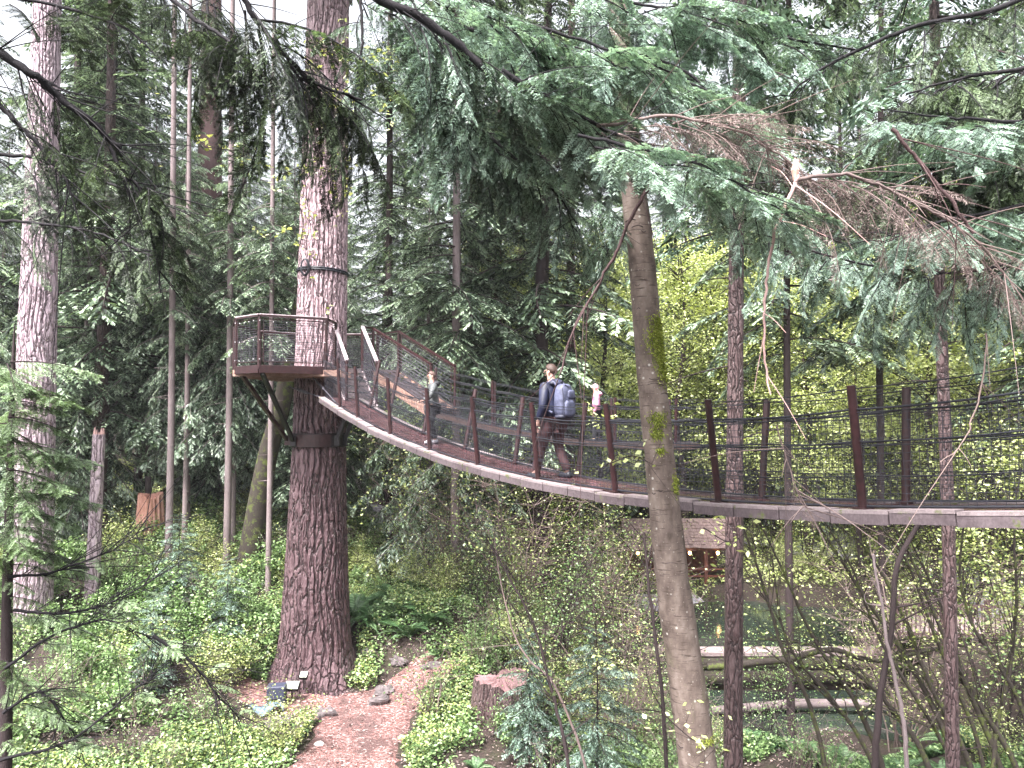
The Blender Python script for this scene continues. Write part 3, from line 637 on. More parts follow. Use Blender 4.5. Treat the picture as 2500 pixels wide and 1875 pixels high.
# anchor cables with turnbuckles from the fir to the bridge end
def anchor(p0, p1, label):
    p0 = np.array(p0); p1 = np.array(p1); root = thing('anchor_cable', p0, label, 'cable', 'anchor cables of the plank bridge')
    b = MB(); b.tube([p0, p1], .016, 8); b.build('rod', 'cable', root, True)
    b = MB(); d = nrm(p1-p0); m = p0+(p1-p0)*.45; s = np.array([0, 0, .03])
    b.tube([m-d*.22+s, m+d*.22+s], .012, 6); b.tube([m-d*.22-s, m+d*.22-s], .012, 6); b.tube([m-d*.28, m-d*.18], .03, 8); b.tube([m+d*.18, m+d*.28], .03, 8); b.build('turnbuckle', 'cable', root, True)
anchor(at(623, 835, 20.6), pt1(8.2, -.10, 0), 'lowest steel anchor cable with turnbuckle, from the dark fir trunk to the near bridge corner')
anchor(at(668, 806, 20.3), pt1(7.8, 0.0, .05), 'middle steel anchor cable running down to the bridge foot')
anchor(at(697, 810, 20.4), pt1(8.0, .45, .3), 'shortest steel anchor cable close under the platform right edge')
# string lights on the platform rail
sg = thing('string_lights', (*B_, PZ), 'small clear bulbs strung along the platform railing wires', 'lights'); b = MB(); w = MB()
g = np.random.default_rng(8)
for (p, q) in [(A_, B_), (B_, C_), (C_, (-4.8, 20.5))]:
    for h in (1.1, .62, .14):
        pts = [np.array([p[0]+(q[0]-p[0])*t-.02, p[1]+(q[1]-p[1])*t-.05, PZ+h+.015*math.sin(t*25)]) for t in np.linspace(.03, .97, 20)]
        w.tube(pts, .004, 4, cap=False)
        for pp_ in pts[::4]: b = MB(); b.blob(pp_-(0, .02, .01), (.011, .011, .014), 1, 5, 0); b.build('bulb', 'bulb', sg, True)
w.build('wire', 'black_cable', sg)

# ------------------------------------------------------------------ people
def skinned(nds, edges, rad, lvl=2):
    me = bpy.data.meshes.new('sk'); me.from_pydata([tuple(p) for p in nds], edges, []); ob = bpy.data.objects.new('sk', me); COL.objects.link(ob)
    m = ob.modifiers.new('s', 'SKIN'); m.use_smooth_shade = True
    for i, r in enumerate(rad):
        r = (r, r) if np.isscalar(r) else r
        me.skin_vertices[0].data[i].radius = r; me.skin_vertices[0].data[i].use_root = (i == 0)
    s = ob.modifiers.new('d', 'SUBSURF'); s.levels = lvl; s.render_levels = lvl
    dg = bpy.context.evaluated_depsgraph_get(); out = bpy.data.meshes.new_from_object(ob.evaluated_get(dg)); bpy.data.objects.remove(ob)
    return out
def chain_build(name, chains, mat, parent, lvl=2):
    nds = []; rad = []; ed = []; idx = {}
    for ch in chains:
        prev = None
        for p, r in ch:
            key = tuple(np.round(p, 4))
            if key not in idx: idx[key] = len(nds); nds.append(p); rad.append(r)
            if prev is not None and prev != idx[key]: ed.append((prev, idx[key]))
            prev = idx[key]
    me = skinned(nds, ed, rad, lvl); me.name = name; me.materials.clear(); me.materials.append(MAT[mat])
    ob = bpy.data.objects.new(name, me); COL.objects.link(ob)
    if parent: ob.parent = parent
    return ob
V3 = lambda *a: np.array(a, float)
def person(loc, facing, H, mats, label, legs, arms, headturn=0, hat=None, bulk=1.0, hood=False, lean=0.0, hair='hair'):
    """local frame: +y forward, +x right; legs/arms: joint offsets"""
    s = 1.0
    pel = V3(0, 0, .94); wst = V3(0, .0+lean*.1, 1.08); chs = V3(0, .01+lean*.3, 1.30); nk = V3(0, .0+lean*.45, 1.50); hd0 = V3(0, .02+lean*.5, 1.57); hd1 = V3(0, .03+lean*.52, 1.655); hd2 = V3(0, .025+lean*.54, 1.74)
    body = []
    body.append([(pel, (.15, .11)), (wst, (.13, .10)), (chs, (.16, .11)), (nk-V3(0, 0, .03), (.07, .07)), (hd0, (.055, .06)), (hd1, (.072, .09)), (hd2, (.062, .078))])
    J = {}
    for nm, sx in (('L', -1), ('R', 1)):
        hip = V3(sx*.095, 0, .90); kn, an, toe = [V3(*p) for p in legs[nm]]
        body.append([(pel, (.15, .11)), (hip, .09), (kn, .055), (an, .036), (toe*.7+an*.3, .022)])
        sh = V3(sx*.19, lean*.4, 1.42); el, wr, hn = [V3(*p) for p in arms[nm]]
        body.append([(chs, (.16, .11)), (sh, .055), (el, .042), (wr, .027), ((wr+hn)/2, (.035, .022)), (hn, (.038, .018))])
        d = nrm(hn-wr); side = nrm(np.cross(d, V3(0, 1, .3))); J[nm] = (hip, kn, an, toe, sh, el, wr, hn, d, side)
    root = chain_build('person', body, mats['skin'], None)
    # fingers, nose, ears stay on the body mesh object as joined children-free geometry
    f = MB()
    for nm in 'LR':
        hip, kn, an, toe, sh, el, wr, hn, d, side = J[nm]; inner = nrm(np.cross(d, side))
        for i, (o, l) in enumerate([(-.027, .062), (-.009, .075), (.009, .072), (.026, .055)]):
            p = hn+side*o+d*.01; f.tube([p, p+d*l*.5+inner*.008, p+d*l*.8+inner*.025, p+d*l+inner*.045], [.0095, .009, .008, .006], 6)
        p = wr+(hn-wr)*.45+side*.03; f.tube([p, p+side*.025+d*.03, p+side*.03+d*.065+inner*.01], [.012, .011, .008], 6)
    ct, sn = math.cos(headturn), math.sin(headturn)
    def hp(x, y, z): return hd1+V3(x*ct-y*sn, x*sn+y*ct, z)
    f.tube([hp(0, .088, .035), hp(0, .108, -.005), hp(0, .092, -.014)], [.008, .014, .010], 6)
    f.tube([hp(-.022, .088, -.045), hp(0, .094, -.044), hp(.022, .088, -.045)], [.004, .007, .004], 5)
    for sx in (-1, 1): f.blob(hp(sx*.078, .0, -.005), (.012, .02, .032), 3, 6, .1)
    f.build('features', mats['skin'], root, True)
    e = MB()
    for sx in (-1, 1): e.blob(hp(sx*.03, .083, .012), (.012, .008, .007), 3, 5, 0)
    e.build('eyes', 'black_cloth', root, True)
    hr = MB()
    n = 14; uu = np.linspace(0, 1, n); ww = np.arange(24)*2*math.pi/24; U_, W_ = np.meshgrid(uu, ww, indexing='ij')
    fr_ = .5+.5*np.sin(W_); ext = R(118)-R(66)*fr_**1.5; U2 = U_*ext; thick = 1+.0*U_; edge = 1-.16*np.clip((U_-.8)/.2, 0, 1)
    v = np.stack([np.sin(U2)*np.cos(W_)*.090*edge, np.sin(U2)*np.sin(W_)*.110*edge-.004, np.cos(U2)*.118], -1)
    v = v*(1+.035*np.sin(W_*7+U_*9)*np.sin(U_*13+W_*3))[..., None]
    v = np.stack([v[..., 0]*ct-v[..., 1]*sn, v[..., 0]*sn+v[..., 1]*ct, v[..., 2]], -1)+hd1+V3(0, 0, .015)
    i = np.arange(n-1)[:, None]*24; j = np.arange(24)[None]; k = (j+1) % 24
    hr.add(v.reshape(-1, 3), np.stack([i+j, i+24+j, i+24+k, i+k], -1).reshape(-1, 4)); hr.build('hat' if hat else 'hair', hat or hair, root, True)
    jk = [[(pel-V3(0, 0, .04), (.185*bulk, .14*bulk)), (wst, (.17*bulk, .135*bulk)), (chs, (.19*bulk, .14*bulk)), (nk-V3(0, .01, .05), (.10, .10)), (nk-V3(0, .005, 0), (.085, .085))]]
    for nm in 'LR':
        hip, kn, an, toe, sh, el, wr, hn, d, side = J[nm]
        jk.append([(chs, (.19*bulk, .14*bulk)), (sh, .082*bulk), (sh*.45+el*.55+V3(0, 0, .0), .072*bulk), (el, .062*bulk), (el*.4+wr*.6, .056*bulk), (wr-d*.015, .044)])
    chain_build('jacket', jk, mats['top'], root)
    if hood:
        h = MB(); h.blob(nk+V3(0, -.09, -.02), (.135, .09, .085), 4, 10, .2); h.build('hood', mats.get('hood', mats['top']), root, True)
    tr = []
    for nm in 'LR':
        hip, kn, an, toe = J[nm][:4]
        tr.append([(pel-V3(0, 0, .02), (.18, .14)), (hip-V3(0, 0, .03), .125), (hip*.5+kn*.5, .105), (kn, .084), (kn*.5+an*.5, .082), (an+V3(0, 0, .015), .072)])
    chain_build('trousers', tr, mats['legs'], root)
    for nm in 'LR':
        an, toe = J[nm][2], J[nm][3]; d = nrm(toe-an); fw = nrm(V3(toe[0]-an[0], toe[1]-an[1], 0)); hl = an-fw*.06-V3(0, 0, .05); tp = toe+fw*.04-V3(0, 0, .0)
        chain_build('shoe', [[(an+V3(0, 0, .01), .056), (hl, (.055, .055)), ((hl+tp)/2, (.06, .055)), (tp, (.056, .042))]], mats['shoe'], root)
    sc = H/1.80; root.scale = (sc, sc, sc); root.location = tuple(loc); root.rotation_euler = (0, 0, math.atan2(facing[1], facing[0])-math.pi/2)
    return tag(root, label, 'person')
walk = {'L': ((-.13, .14, .50), (-.19, .20, .10), (-.20, .33, .045)), 'R': ((.14, .02, .49), (.19, -.12, .10), (.20, .02, .045))}
hang = {'L': ((-.27, -.03, 1.14), (-.27, .07, .90), (-.27, .10, .81)), 'R': ((.27, -.05, 1.14), (.27, .04, .90), (.27, .07, .81))}
kc = 3.06; mp = nearp(kc)+PX*.38
F = np.array([-.563, .826]); Fm = nrm(F+np.array([-.25, 0])); zb = dz(kc)+.0
man = person((mp[0], mp[1], zb-.02), Fm, 1.85, dict(skin='skin', top='navy', legs='trousers', shoe='shoe', hood='navy'), 'man in a navy jacket and brown trousers wearing a backpack, walking left along the bridge', walk, hang, .35, bulk=1.12, hood=True, lean=.06)
# backpack worn by the man
bp = thing('backpack', (mp[0], mp[1], zb+1.2), 'grey and blue backpack worn on the back of the man on the bridge', 'backpack')
bk = -Fm; Rt = np.array([Fm[1], -Fm[0]])
def ml(x, y, z): return np.array([mp[0]+Rt[0]*x+Fm[0]*y, mp[1]+Rt[1]*x+Fm[1]*y, zb+z])
def rounded(c, rx, ry, rz, p=.55, n=12):
    b = MB(); U_, W_ = np.meshgrid(np.linspace(-math.pi/2, math.pi/2, n), np.arange(2*n)*math.pi/n, indexing='ij')
    f = lambda x: np.sign(x)*np.abs(x)**p
    X_, Y_, Z_ = f(np.cos(U_))*f(np.cos(W_))*rx, f(np.cos(U_))*f(np.sin(W_))*ry, f(np.sin(U_))*rz
    X_ = X_*(1-.18*np.clip(Z_/rz, 0, 1)); c = np.array(c)
    P_ = np.stack([mp[0]+Rt[0]*(c[0]+X_)+Fm[0]*(c[1]+Y_), mp[1]+Rt[1]*(c[0]+X_)+Fm[1]*(c[1]+Y_), zb+c[2]+Z_], -1)
    m = 2*n; i = np.arange(n-1)[:, None]*m; j = np.arange(m)[None]; k = (j+1) % m
    b.add(P_.reshape(-1, 3), np.stack([i+j, i+k, i+m+k, i+m+j], -1).reshape(-1, 4)); return b
rounded((0, -.22, 1.22), .16, .11, .27).build('main_bag', 'pack', bp, True)
rounded((0, -.335, 1.10), .125, .045, .13).build('front_pocket', 'pack', bp, True)
rounded((.05, -.325, 1.32), .085, .03, .07).build('top_pocket', 'pack', bp, True)
rounded((0, -.22, .975), .155, .10, .04).build('base_panel', 'pack_dark', bp, True)
b = MB()
for p in ([(-.13, -.30, 1.42), (-.14, -.335, 1.25), (-.125, -.335, 1.02)], [(.13, -.30, 1.42), (.14, -.335, 1.25), (.125, -.335, 1.02)], [(-.10, -.385, 1.22), (0, -.39, 1.235), (.10, -.385, 1.22)], [(-.07, -.30, 1.47), (0, -.325, 1.44), (.09, -.30, 1.47)]):
    b.tube(smooth_path([ml(*q) for q in p]), .006, 5)
b.build('piping', 'pack_dark', bp)
for sx in (-1, 1):
    b = MB(); b.tube(smooth_path([ml(sx*.09, -.14, 1.46), ml(sx*.11, -.08, 1.52), ml(sx*.12, .08, 1.48), ml(sx*.13, .16, 1.32), ml(sx*.16, .06, 1.12), ml(sx*.16, -.12, 1.03)]), .02, 6); b.build('strap', 'pack', bp, True)
b = MB(); b.tube(smooth_path([ml(-.03, -.17, 1.48), ml(-.02, -.18, 1.53), ml(.02, -.18, 1.53), ml(.03, -.17, 1.48)]), .008, 6); b.build('grab_loop', 'pack_dark', bp, True)
kc = 5.37; cp = nearp(kc)+PX*.40
stand = {'L': ((-.10, .06, .50), (-.11, .05, .10), (-.12, .18, .045)), 'R': ((.10, .03, .50), (.12, -.10, .10), (.13, .03, .045))}
reach = {'L': ((-.33, .10, 1.16), (-.42, .30, 1.05), (-.45, .38, 1.04)), 'R': ((.26, -.05, 1.14), (.27, .05, .92), (.27, .08, .83))}
person((cp[0], cp[1], dz(kc)), nrm(np.array([-.9, -.25])), 1.50, dict(skin='skin', top='greyjacket', legs='black_cloth', shoe='white_shoe', hood='black_cloth'), 'child in a grey and black jacket standing on the bridge near the stairs', stand, reach, .2, bulk=1.05, hood=True, hair='hair_light')
pk = near2(4.35)+np.array([0, .4])
person((pk[0], pk[1], dz2(4.35)), np.array([-1, .1]), 1.55, dict(skin='skin', top='pink', legs='black_cloth', shoe='shoe', hood='pink'), 'person in a bright pink jacket and pale hat half hidden by leaves behind the man', stand, hang, 0, hat='pinkhat', bulk=1.05, hood=True)
for (x2, y2, Y_, m, l) in [(1172, 1215, 37, 'blue', 'tiny person in a blue jacket on the far path left of the spotted trunk'), (2112, 1222, 44, 'blue', 'tiny person in a light blue jacket on the far path at the right edge'), (2010, 1205, 46, 'navy', 'tiny person in dark clothes on the far path under the bridge')]:
    p = at(x2, y2, Y_); z = g1(p[0], Y_)+.07
    person((p[0], Y_, z), (0.3, -1), 1.7, dict(skin='skin', top=m, legs='black_cloth', shoe='shoe'), l, stand, hang)

# ------------------------------------------------------------------ individual trees of the photograph
g = np.random.default_rng(21)
# pale fir at the left edge
def axl(z): return -14.2+.008*(z+6), 22.5+0*z
big_trunk('pale_fir', axl, lambda z: .62-.013*(z+6), 'fir_pale', (-7.0, 15), .045, 22, 220, 480, 'tall pale pinkish fir trunk near the left edge of the wood', 'tree', (-14.2, 22.5, -6.4), seed=3)
# dark thick trunk behind cedars and leaning mossy trunk
def simple_trunk(name, pts, rad, mat, label, n=14, group=None, cat='tree'):
    P = smooth_path(pts, 6); r = np.interp(np.linspace(0, 1, len(P)), np.linspace(0, 1, len(rad)), rad)
    root = thing(name, P[0], label, cat, group); b = MB(); b.tube(P, r, n)
    b.build('trunk', mat, root, True); return root
def ground_at(x2, Y_): p = at(x2, 900, Y_); return np.array([p[0], Y_, g1(p[0], Y_)-.2])
p0 = ground_at(445, 36); simple_trunk('dark_fir', [p0, at(450, 600, 36), at(455, 200, 36), at(460, -200, 36)], [.75, .62, .5, .4], 'red_bark', 'thick dark fir trunk behind the drooping cedars left of the platform', 20)
p0 = ground_at(540, 27); simple_trunk('leaning_mossy_tree', [p0, at(575, 1000, 26.5), at(612, 860, 26), at(660, 600, 25.5)], [.48, .34, .30, .24], 'mossy_bark', 'mossy trunk leaning right just behind the huge fir', 16)
THIN = [(368, 560, 26, 14, 'grey_bark', 1250, 'slim grey trunk standing alone left of the platform, lower part bare'), (402, 690, 28, 11, 'grey_bark', 1180, 'thin pale trunk just right of the slim grey trunk'),
        (493, 640, 27, 14, 'grey_bark', 1170, 'slim pale trunk directly below the left corner of the platform'), (583, 330, 25, 11, 'grey_bark', 1180, 'very slim pale trunk seen through the platform railing'),
        (160, 500, 33, 18, 'dark_bark', 1150, 'dark slim trunk right of the pale fir'), (232, 480, 34, 20, 'dark_bark', 1150, 'second dark trunk right of the pale fir'), (300, 560, 38, 16, 'dark_bark', 1100, 'dark trunk behind the cedar branches')]
for (x, yt, Y_, w, m, yb, l) in THIN:
    b0 = ground_at(x, Y_); r = w/1640*Y_/2
    t = simple_trunk('slim_tree', [b0, at(x+2, 900, Y_), at(x+6, 400, Y_), at(x+10, -60, Y_)], [r*1.15, r, r*.85, r*.7], m, l, 10)
    cr = MB(); lb = MB()
    for i in range(46):
        z = g.uniform(2.5, 7.5 if 300 < x else 14); place(TPL_FAR[i % 6], cr, lb, g, (b0[0], Y_, z), i*2.4, -.2, 0, g.uniform(.7, 1.7))
    for i in range(10):
        z = g.uniform(-3, 3); a = g.uniform(0, 6.28); c = np.array([b0[0], Y_, z]); e = c+np.array([math.cos(a), math.sin(a), g.uniform(-.2, .2)])*g.uniform(.3, .9); lb.tube([c, e], [.012, .004], 3, cap=False)
    cr.build('crown', 'hemlock_far', t); lb.build('branches', 'grey_bark', t, True)
# broken snag and cut stumps
p0 = ground_at(205, 24); tp = at(214, 938, 24)
t = simple_trunk('broken_snag', [p0, at(205, 1150, 24), tp], [.23, .20, .18], 'fir_pale', 'pinkish broken snag trunk with a jagged top in the lower left undergrowth', 16)
b = MB()
for i in range(12):
    a = i*.52; q = tp+np.array([math.cos(a)*.13, math.sin(a)*.13, -.05]); b.tube([q, q+(0, 0, g.uniform(.06, .3))], [.05, .008], 5)
b.build('splinters', 'pink_wood', t)
def stump(c, r, h, label, topmat, sidemat, seed):
    gg = np.random.default_rng(seed); root = thing('tree_stump', c, label, 'stump')
    n = 60; th = np.arange(n)*2*math.pi/n; zs = np.linspace(-.3, h, 14); b = MB(); v = []
    rr = 1+.08*np.sin(th*5+1)+.05*np.sin(th*13)+.03*gg.normal(0, 1, n)
    tpz = .10*h*np.sin(th*2+.5)+.03*gg.normal(0, 1, n)
    for z in zs:
        f = (z+.3)/(h+.3); v.append(np.stack([c[0]+r*rr*(1.25-.25*f)*np.cos(th), c[1]+r*rr*(1.25-.25*f)*np.sin(th), c[2]+z+tpz*f**3], -1))
    v = np.array(v); i = np.arange(13)[:, None]*n; j = np.arange(n)[None]; k = (j+1) % n
    b.add(v.reshape(-1, 3), np.stack([i+j, i+k, i+n+k, i+n+j], -1).reshape(-1, 4)); b.build('bark', sidemat, root, False)
    b = MB(); rings = []
    for f in np.linspace(1, 0, 8): rings.append(np.stack([c[0]+(v[-1][:, 0]-c[0])*f, c[1]+(v[-1][:, 1]-c[1])*f, (v[-1][:, 2])*f+(c[2]+h+.05)*(1-f)+gg.normal(0, .012, n)], -1))
    rings = np.array(rings); i = np.arange(7)[:, None]*n
    b.add(rings.reshape(-1, 3), np.stack([i+j, i+k, i+n+k, i+n+j], -1).reshape(-1, 4)); b.build('cut_top', topmat, root, False); return root
q = at(1083, 1430, 19.2); stump((q[0], 19.2, -7.75), .68, 1.05, 'wide rotten stump with a reddish top beside the mulch path', 'rot', 'post_bark', 1)
q = at(325, 1115, 29.5); stump((q[0], 29.5, q[2]-.45), .42, 1.25, 'small orange cut stump on the slope behind the snag', 'orange_wood', 'orange_wood', 2)
# spotted alder trunk in front of the bridge
def alder_path():
    pts = [at(1530, 1900, 8.35), at(1508, 1660, 8.3), at(1478, 1430, 8.25), at(1452, 1250, 8.2), at(1432, 1060, 8.2), at(1416, 900, 8.2), at(1402, 760, 8.2), at(1386, 560, 8.2), at(1370, 420, 8.2), at(1350, 220, 8.25), at(1338, 50, 8.3), at(1325, -200, 8.4)]
    return smooth_path([pts[0]+(.35, .1, -3.7)]+pts, 10)
P = alder_path(); t_ = np.linspace(0, 1, len(P)); r = np.interp(P[:, 2], [-9, -3.9, -1, 1.0, 4.3, 6], [.26, .21, .165, .150, .118, .10])
r = r*(1+.02*np.sin(t_*90))
al = thing('alder_tree', P[0], 'leaning grey alder trunk with white lichen spots and moss, in front of the bridge', 'tree')
b = MB(); r = r*(1+.06*(vn(P[:, 2]*3.1, P[:, 2]*0+2)-.5)+.035*(vn(P[:, 2]*11, P[:, 2]*0+5)-.5)); b.tube(P, r, 40); b.build('trunk', 'alder', al, True)
def P_at(z): return np.array([np.interp(z, P[:, 2], P[:, k]) for k in range(3)]), np.interp(z, P[:, 2], r)
b = MB()
for i in range(46):   # branch-scar ridges
    z = g.uniform(-6, 4); c, rr = P_at(z); a0 = g.uniform(-2.9, -.2); aw = g.uniform(.25, 1.0); aa = np.linspace(a0, a0+aw, 8)
    b.tube(np.stack([c[0]+rr*1.0*np.cos(aa), c[1]+rr*1.0*np.sin(aa), z-.015*np.sin((aa-a0)/aw*math.pi)*g.choice([-1, 1])+0*aa], -1), g.uniform(.002, .006), 4, cap=False)
b.build('bark_scars', 'dark_bark', al)
b = MB()
for (y2, side, hgt, wd, n) in [(735, .62, .26, 1.0, 1500), (790, .75, .22, .7, 900), (905, .0, .10, .7, 400), (935, -.2, .08, .5, 300), (1045, .8, .14, .35, 260), (970, -.1, .05, .35, 120), (1595, .5, .07, .6, 160), (700, .8, .10, .5, 300)]:
    z = at(1400, y2, 8.2)[2]; zz = z+g.normal(0, hgt*.42, n); a = -math.pi/2+side+g.normal(0, wd*.42, n)
    C = np.array([P_at(q)[0] for q in zz]); rr = np.array([P_at(q)[1] for q in zz])
    o = np.stack([np.cos(a), np.sin(a), 0*a], -1); C = C+o*rr[:, None]
    D = o*.8+g.normal(0, .5, (n, 3))-np.array([0, 0, .8]); b.quads(rhomb(C, D, o+g.normal(0, .3, (n, 3)), g.uniform(.015, .045, n), g.uniform(.006, .014, n)), g.random(n))
b.build('moss', 'moss', al)
# red trunks behind the bridge with crowns overhead
def post_tree(name, pts, rad, mat, cb, nb, Rm, label, tpl, ctop, seed, fmat='hemlock_near', dead=26):
    gg = np.random.default_rng(seed); Pp = smooth_path(pts, 8); rr = np.interp(np.linspace(0, 1, len(Pp)), np.linspace(0, 1, len(rad)), rad)
    root = thing(name, Pp[0], label, 'tree'); b = MB(); b.tube(Pp, rr*(1+.03*np.sin(np.arange(len(Pp))*2.3)), 24)
    kn = MB(); cr = MB(); lb = MB()
    f = lambda z: np.array([np.interp(z, Pp[:, 2], Pp[:, k]) for k in range(3)])
    for i in range(dead):
        z = gg.uniform(Pp[0, 2]+2, cb+1); a = gg.uniform(0, 6.28); c = f(z); l = gg.uniform(.1, .35) if gg.random() < .6 else gg.uniform(.5, 1.6); d = np.array([math.cos(a), math.sin(a), gg.uniform(-.3, .25)])
        lb.tube(smooth_path([c, c+d*l*.5+(0, 0, .04), c+d*l]), np.linspace(.014, .004, 9 if False else len(smooth_path([c, c+d*l*.5+(0, 0, .04), c+d*l]))), 5, cap=False)
    for i, z in enumerate(np.linspace(cb, ctop, nb)):
        place(tpl[gg.integers(len(tpl))], cr, lb, gg, f(z), i*2.4+gg.uniform(-.5, .5), gg.uniform(-.35, .05), gg.uniform(-.3, .3), Rm*gg.uniform(.5, 1.1), gg.uniform(-.2, .2))
    b.build('trunk', mat, root, True); lb.build('branches', 'dark_bark', root, True); cr.build('crown', fmat, root); return root
post_tree('hemlock_tree', [at(1583, 1900, 11.6)+(0, 0, -2.4), at(1584, 1660, 11.6), at(1586, 1200, 11.6), at(1588, 900, 11.6), at(1592, 450, 11.6), at(1600, 0, 11.6), at(1606, -500, 11.6)], [.15, .14, .13, .115, .10, .08], 'post_bark', 2.6, 34, 2.4, 'straight reddish trunk rising behind the bridge just right of the spotted alder', TPL_MID, 8.5, 5)
post_tree('hemlock_tree', [at(2064, 1900, 12.6)+(0, 0, -1.5), at(2058, 1660, 12.6), at(2050, 1200, 12.6), at(2040, 900, 12.6), at(2030, 600, 12.6), at(2018, 0, 12.6), at(2010, -500, 12.6)], [.11, .105, .10, .09, .08, .06], 'post_bark', 1.8, 40, 2.6, 'straight dark trunk rising behind the bridge near the right edge', TPL_MID, 9.0, 6)
# trunks in the middle distance behind the bridge
for (x, w, Y_, m, l) in [(1020, 24, 30, 'red_bark', 'brown trunk behind the stairs, hung with hemlock branches'), (1075, 20, 33, 'red_bark', 'reddish trunk right of the brown trunk behind the stairs'), (1232, 20, 32, 'red_bark', 'reddish trunk in the wood above the walking man'),
                         (985, 18, 26, 'grey_bark', 'thin grey trunk behind the child on the bridge'), (840, 16, 34, 'dark_bark', 'dark trunk right of the platform tree'), (1700, 15, 24, 'dark_bark', 'thin dark trunk among the lime leaves right of the reddish trunk'), (1900, 14, 27, 'dark_bark', 'thin dark trunk between the two right bridge posts')]:
    b0 = ground_at(x, Y_); r = w/1640*Y_/2; t = simple_trunk('wood_tree', [b0, at(x, 800, Y_), at(x+2, 300, Y_), at(x+4, -150, Y_)], [r*1.2, r, r*.85, r*.7], m, l, 12)
    cr = MB(); lb = MB()
    for i in range(70):
        z = g.uniform(1.5, 17); place(TPL_FAR[i % 6], cr, lb, g, (b0[0], Y_, z), i*2.4, g.uniform(-.3, .1), 0, g.uniform(1.5, 3.4), g.uniform(-.1, .1))
    cr.build('crown', 'hemlock_far', t); lb.build('branches', 'dark_bark', t, True)

# ------------------------------------------------------------------ woods behind: copies of a few trees
hemA = conifer('hemlock', ('post_bark', 'hemlock_far'), 26, .30, 3.5, 3.6, 150, TPL_FAR, np.random.default_rng(31), dead=25)
hemB = conifer('hemlock', ('dark_bark', 'hemlock_far'), 30, .36, 6.5, 3.9, 150, TPL_FAR, np.random.default_rng(32), dead=35, gap=.1)
hemC = conifer('hemlock', ('post_bark', 'hemlock_far'), 22, .22, 1.5, 3.0, 140, TPL_FAR, np.random.default_rng(33), dead=8)
cedA = conifer('cedar', ('grey_bark', 'cedar'), 14, .16, 1.2, 2.6, 150, TPL_CEDAR, np.random.default_rng(34), droop=-.25)
cedC = conifer('cedar', ('grey_bark', 'cedar'), 17, .12, 4.2, 2.5, 170, TPL_CEDAR, np.random.default_rng(37), droop=-.3, dead=10)
cedB = conifer('cedar', ('grey_bark', 'cedar'), 10, .12, .8, 2.2, 120, TPL_CEDAR, np.random.default_rng(35), droop=-.3)
hemY = conifer('young_hemlock', ('dark_bark', 'hemlock_near'), 5.5, .06, .5, 1.5, 60, TPL_MID, np.random.default_rng(36), droop=-.1)
g = np.random.default_rng(77)
DW = 'wood of hemlocks behind the platform and bridge'
spots = []
for Y_ in (30, 36, 43, 51, 60, 71, 84, 100):
    n = int((Y_*1.5+8)/(5.0+Y_*.055))
    for i in range(n):
        X_ = (i+.5)/n*(Y_*1.5+8)-(Y_*.75+4)+g.uniform(-1.6, 1.6); yv = Y_+g.uniform(-2.5, 2.5)
        if yv < 48 and X_ > 3.5 and X_ < 20: continue        # pond and cabin glade stays open
        if abs(X_+4.2) < 2.2 and yv < 44 : continue
        spots.append((X_, yv))
spots += [(0.5, 50), (3, 54), (6, 52), (9, 56), (12, 52), (15, 56), (18, 53), (21, 57), (25, 54), (7.5, 62), (13, 64), (19, 66), (2, 62), (28, 60), (-2.5, 52), (33, 52), (11, 70), (16, 74)]
GAPS = [(320, 470, 330), (640, 740, 380), (2300, 2390, 330)]
for i, (x, y) in enumerate(spots):
    px = 1250+1850*x/y; side = 'left of the platform tree' if px < 700 else 'behind the platform and stairs' if px < 1150 else 'behind the walking man' if px < 1600 else 'behind the right half of the bridge'
    dep = 'near' if y < 48 else 'deep'
    si = int(g.integers(3)); src = [hemA, hemB, hemC][si]; sc_ = g.uniform(.85, 1.25); top = (26, 30, 22)[si]*sc_; hmax = None
    for (a_, b_, ytop) in GAPS:
        if a_-900/y < px < b_+900/y: hmax = (1002-ytop)/1850*y-g1(x, y)
    if hmax and top > hmax: src = hemC; sc_ = max(.35, hmax/22)
    place_copy(src, (x, y, g1(x, y)-.1), g.uniform(0, 6.28), sc_, f"{'nearer dark hemlock' if dep=='near' else 'hemlock deep in the wood'} {side}", f"hemlocks {dep} {side}")
CED = [(-10.6, 28.9, 1.0, 'C', 'bright drooping cedar just behind the slim grey trunks'), (-8.6, 30.2, .95, 'C', 'drooping cedar behind the left corner of the platform'), (-12.6, 29.6, 1.0, 'C', 'bright drooping cedar over the orange stump'), (-14.6, 30.6, 1.05, 'C', 'drooping cedar right of the broken snag'), (-12.3, 31.8, 1.0, 'A', 'tall pale cedar with drooping sprays behind the slim grey trunk'), (-9.6, 33, 1.0, 'A', 'pale cedar behind the slim trunk under the platform corner'), (-14.2, 34, 1.1, 'A', 'pale cedar above the orange stump'), (-7.9, 35, 1.0, 'A', 'cedar close behind the left side of the platform'), (-16.6, 29.5, 1.0, 'A', 'pale cedar between the pale fir and the broken snag'), (-11, 37.5, 1.2, 'A', 'cedar farthest back left of the platform'),
    (-1.9, 27.5, 1.0, 'A', 'cedar right behind the side stairs'), (-3.2, 30, 1.1, 'A', 'cedar between the huge fir and the side stairs'), (-17.5, 25, 1.0, 'B', 'cedar beside the left edge of the picture'), (5.5, 46, 1.1, 'A', 'cedar beyond the cabin'), (18, 46, 1.2, 'A', 'cedar beyond the pond and fence')]
for (x, y, s, k, l) in CED:
    place_copy(cedA if k == 'A' else cedC if k == 'C' else cedB, (x, y, g1(x, y)-.1), g.uniform(0, 6.28), s, l, 'cedars with drooping pale sprays')
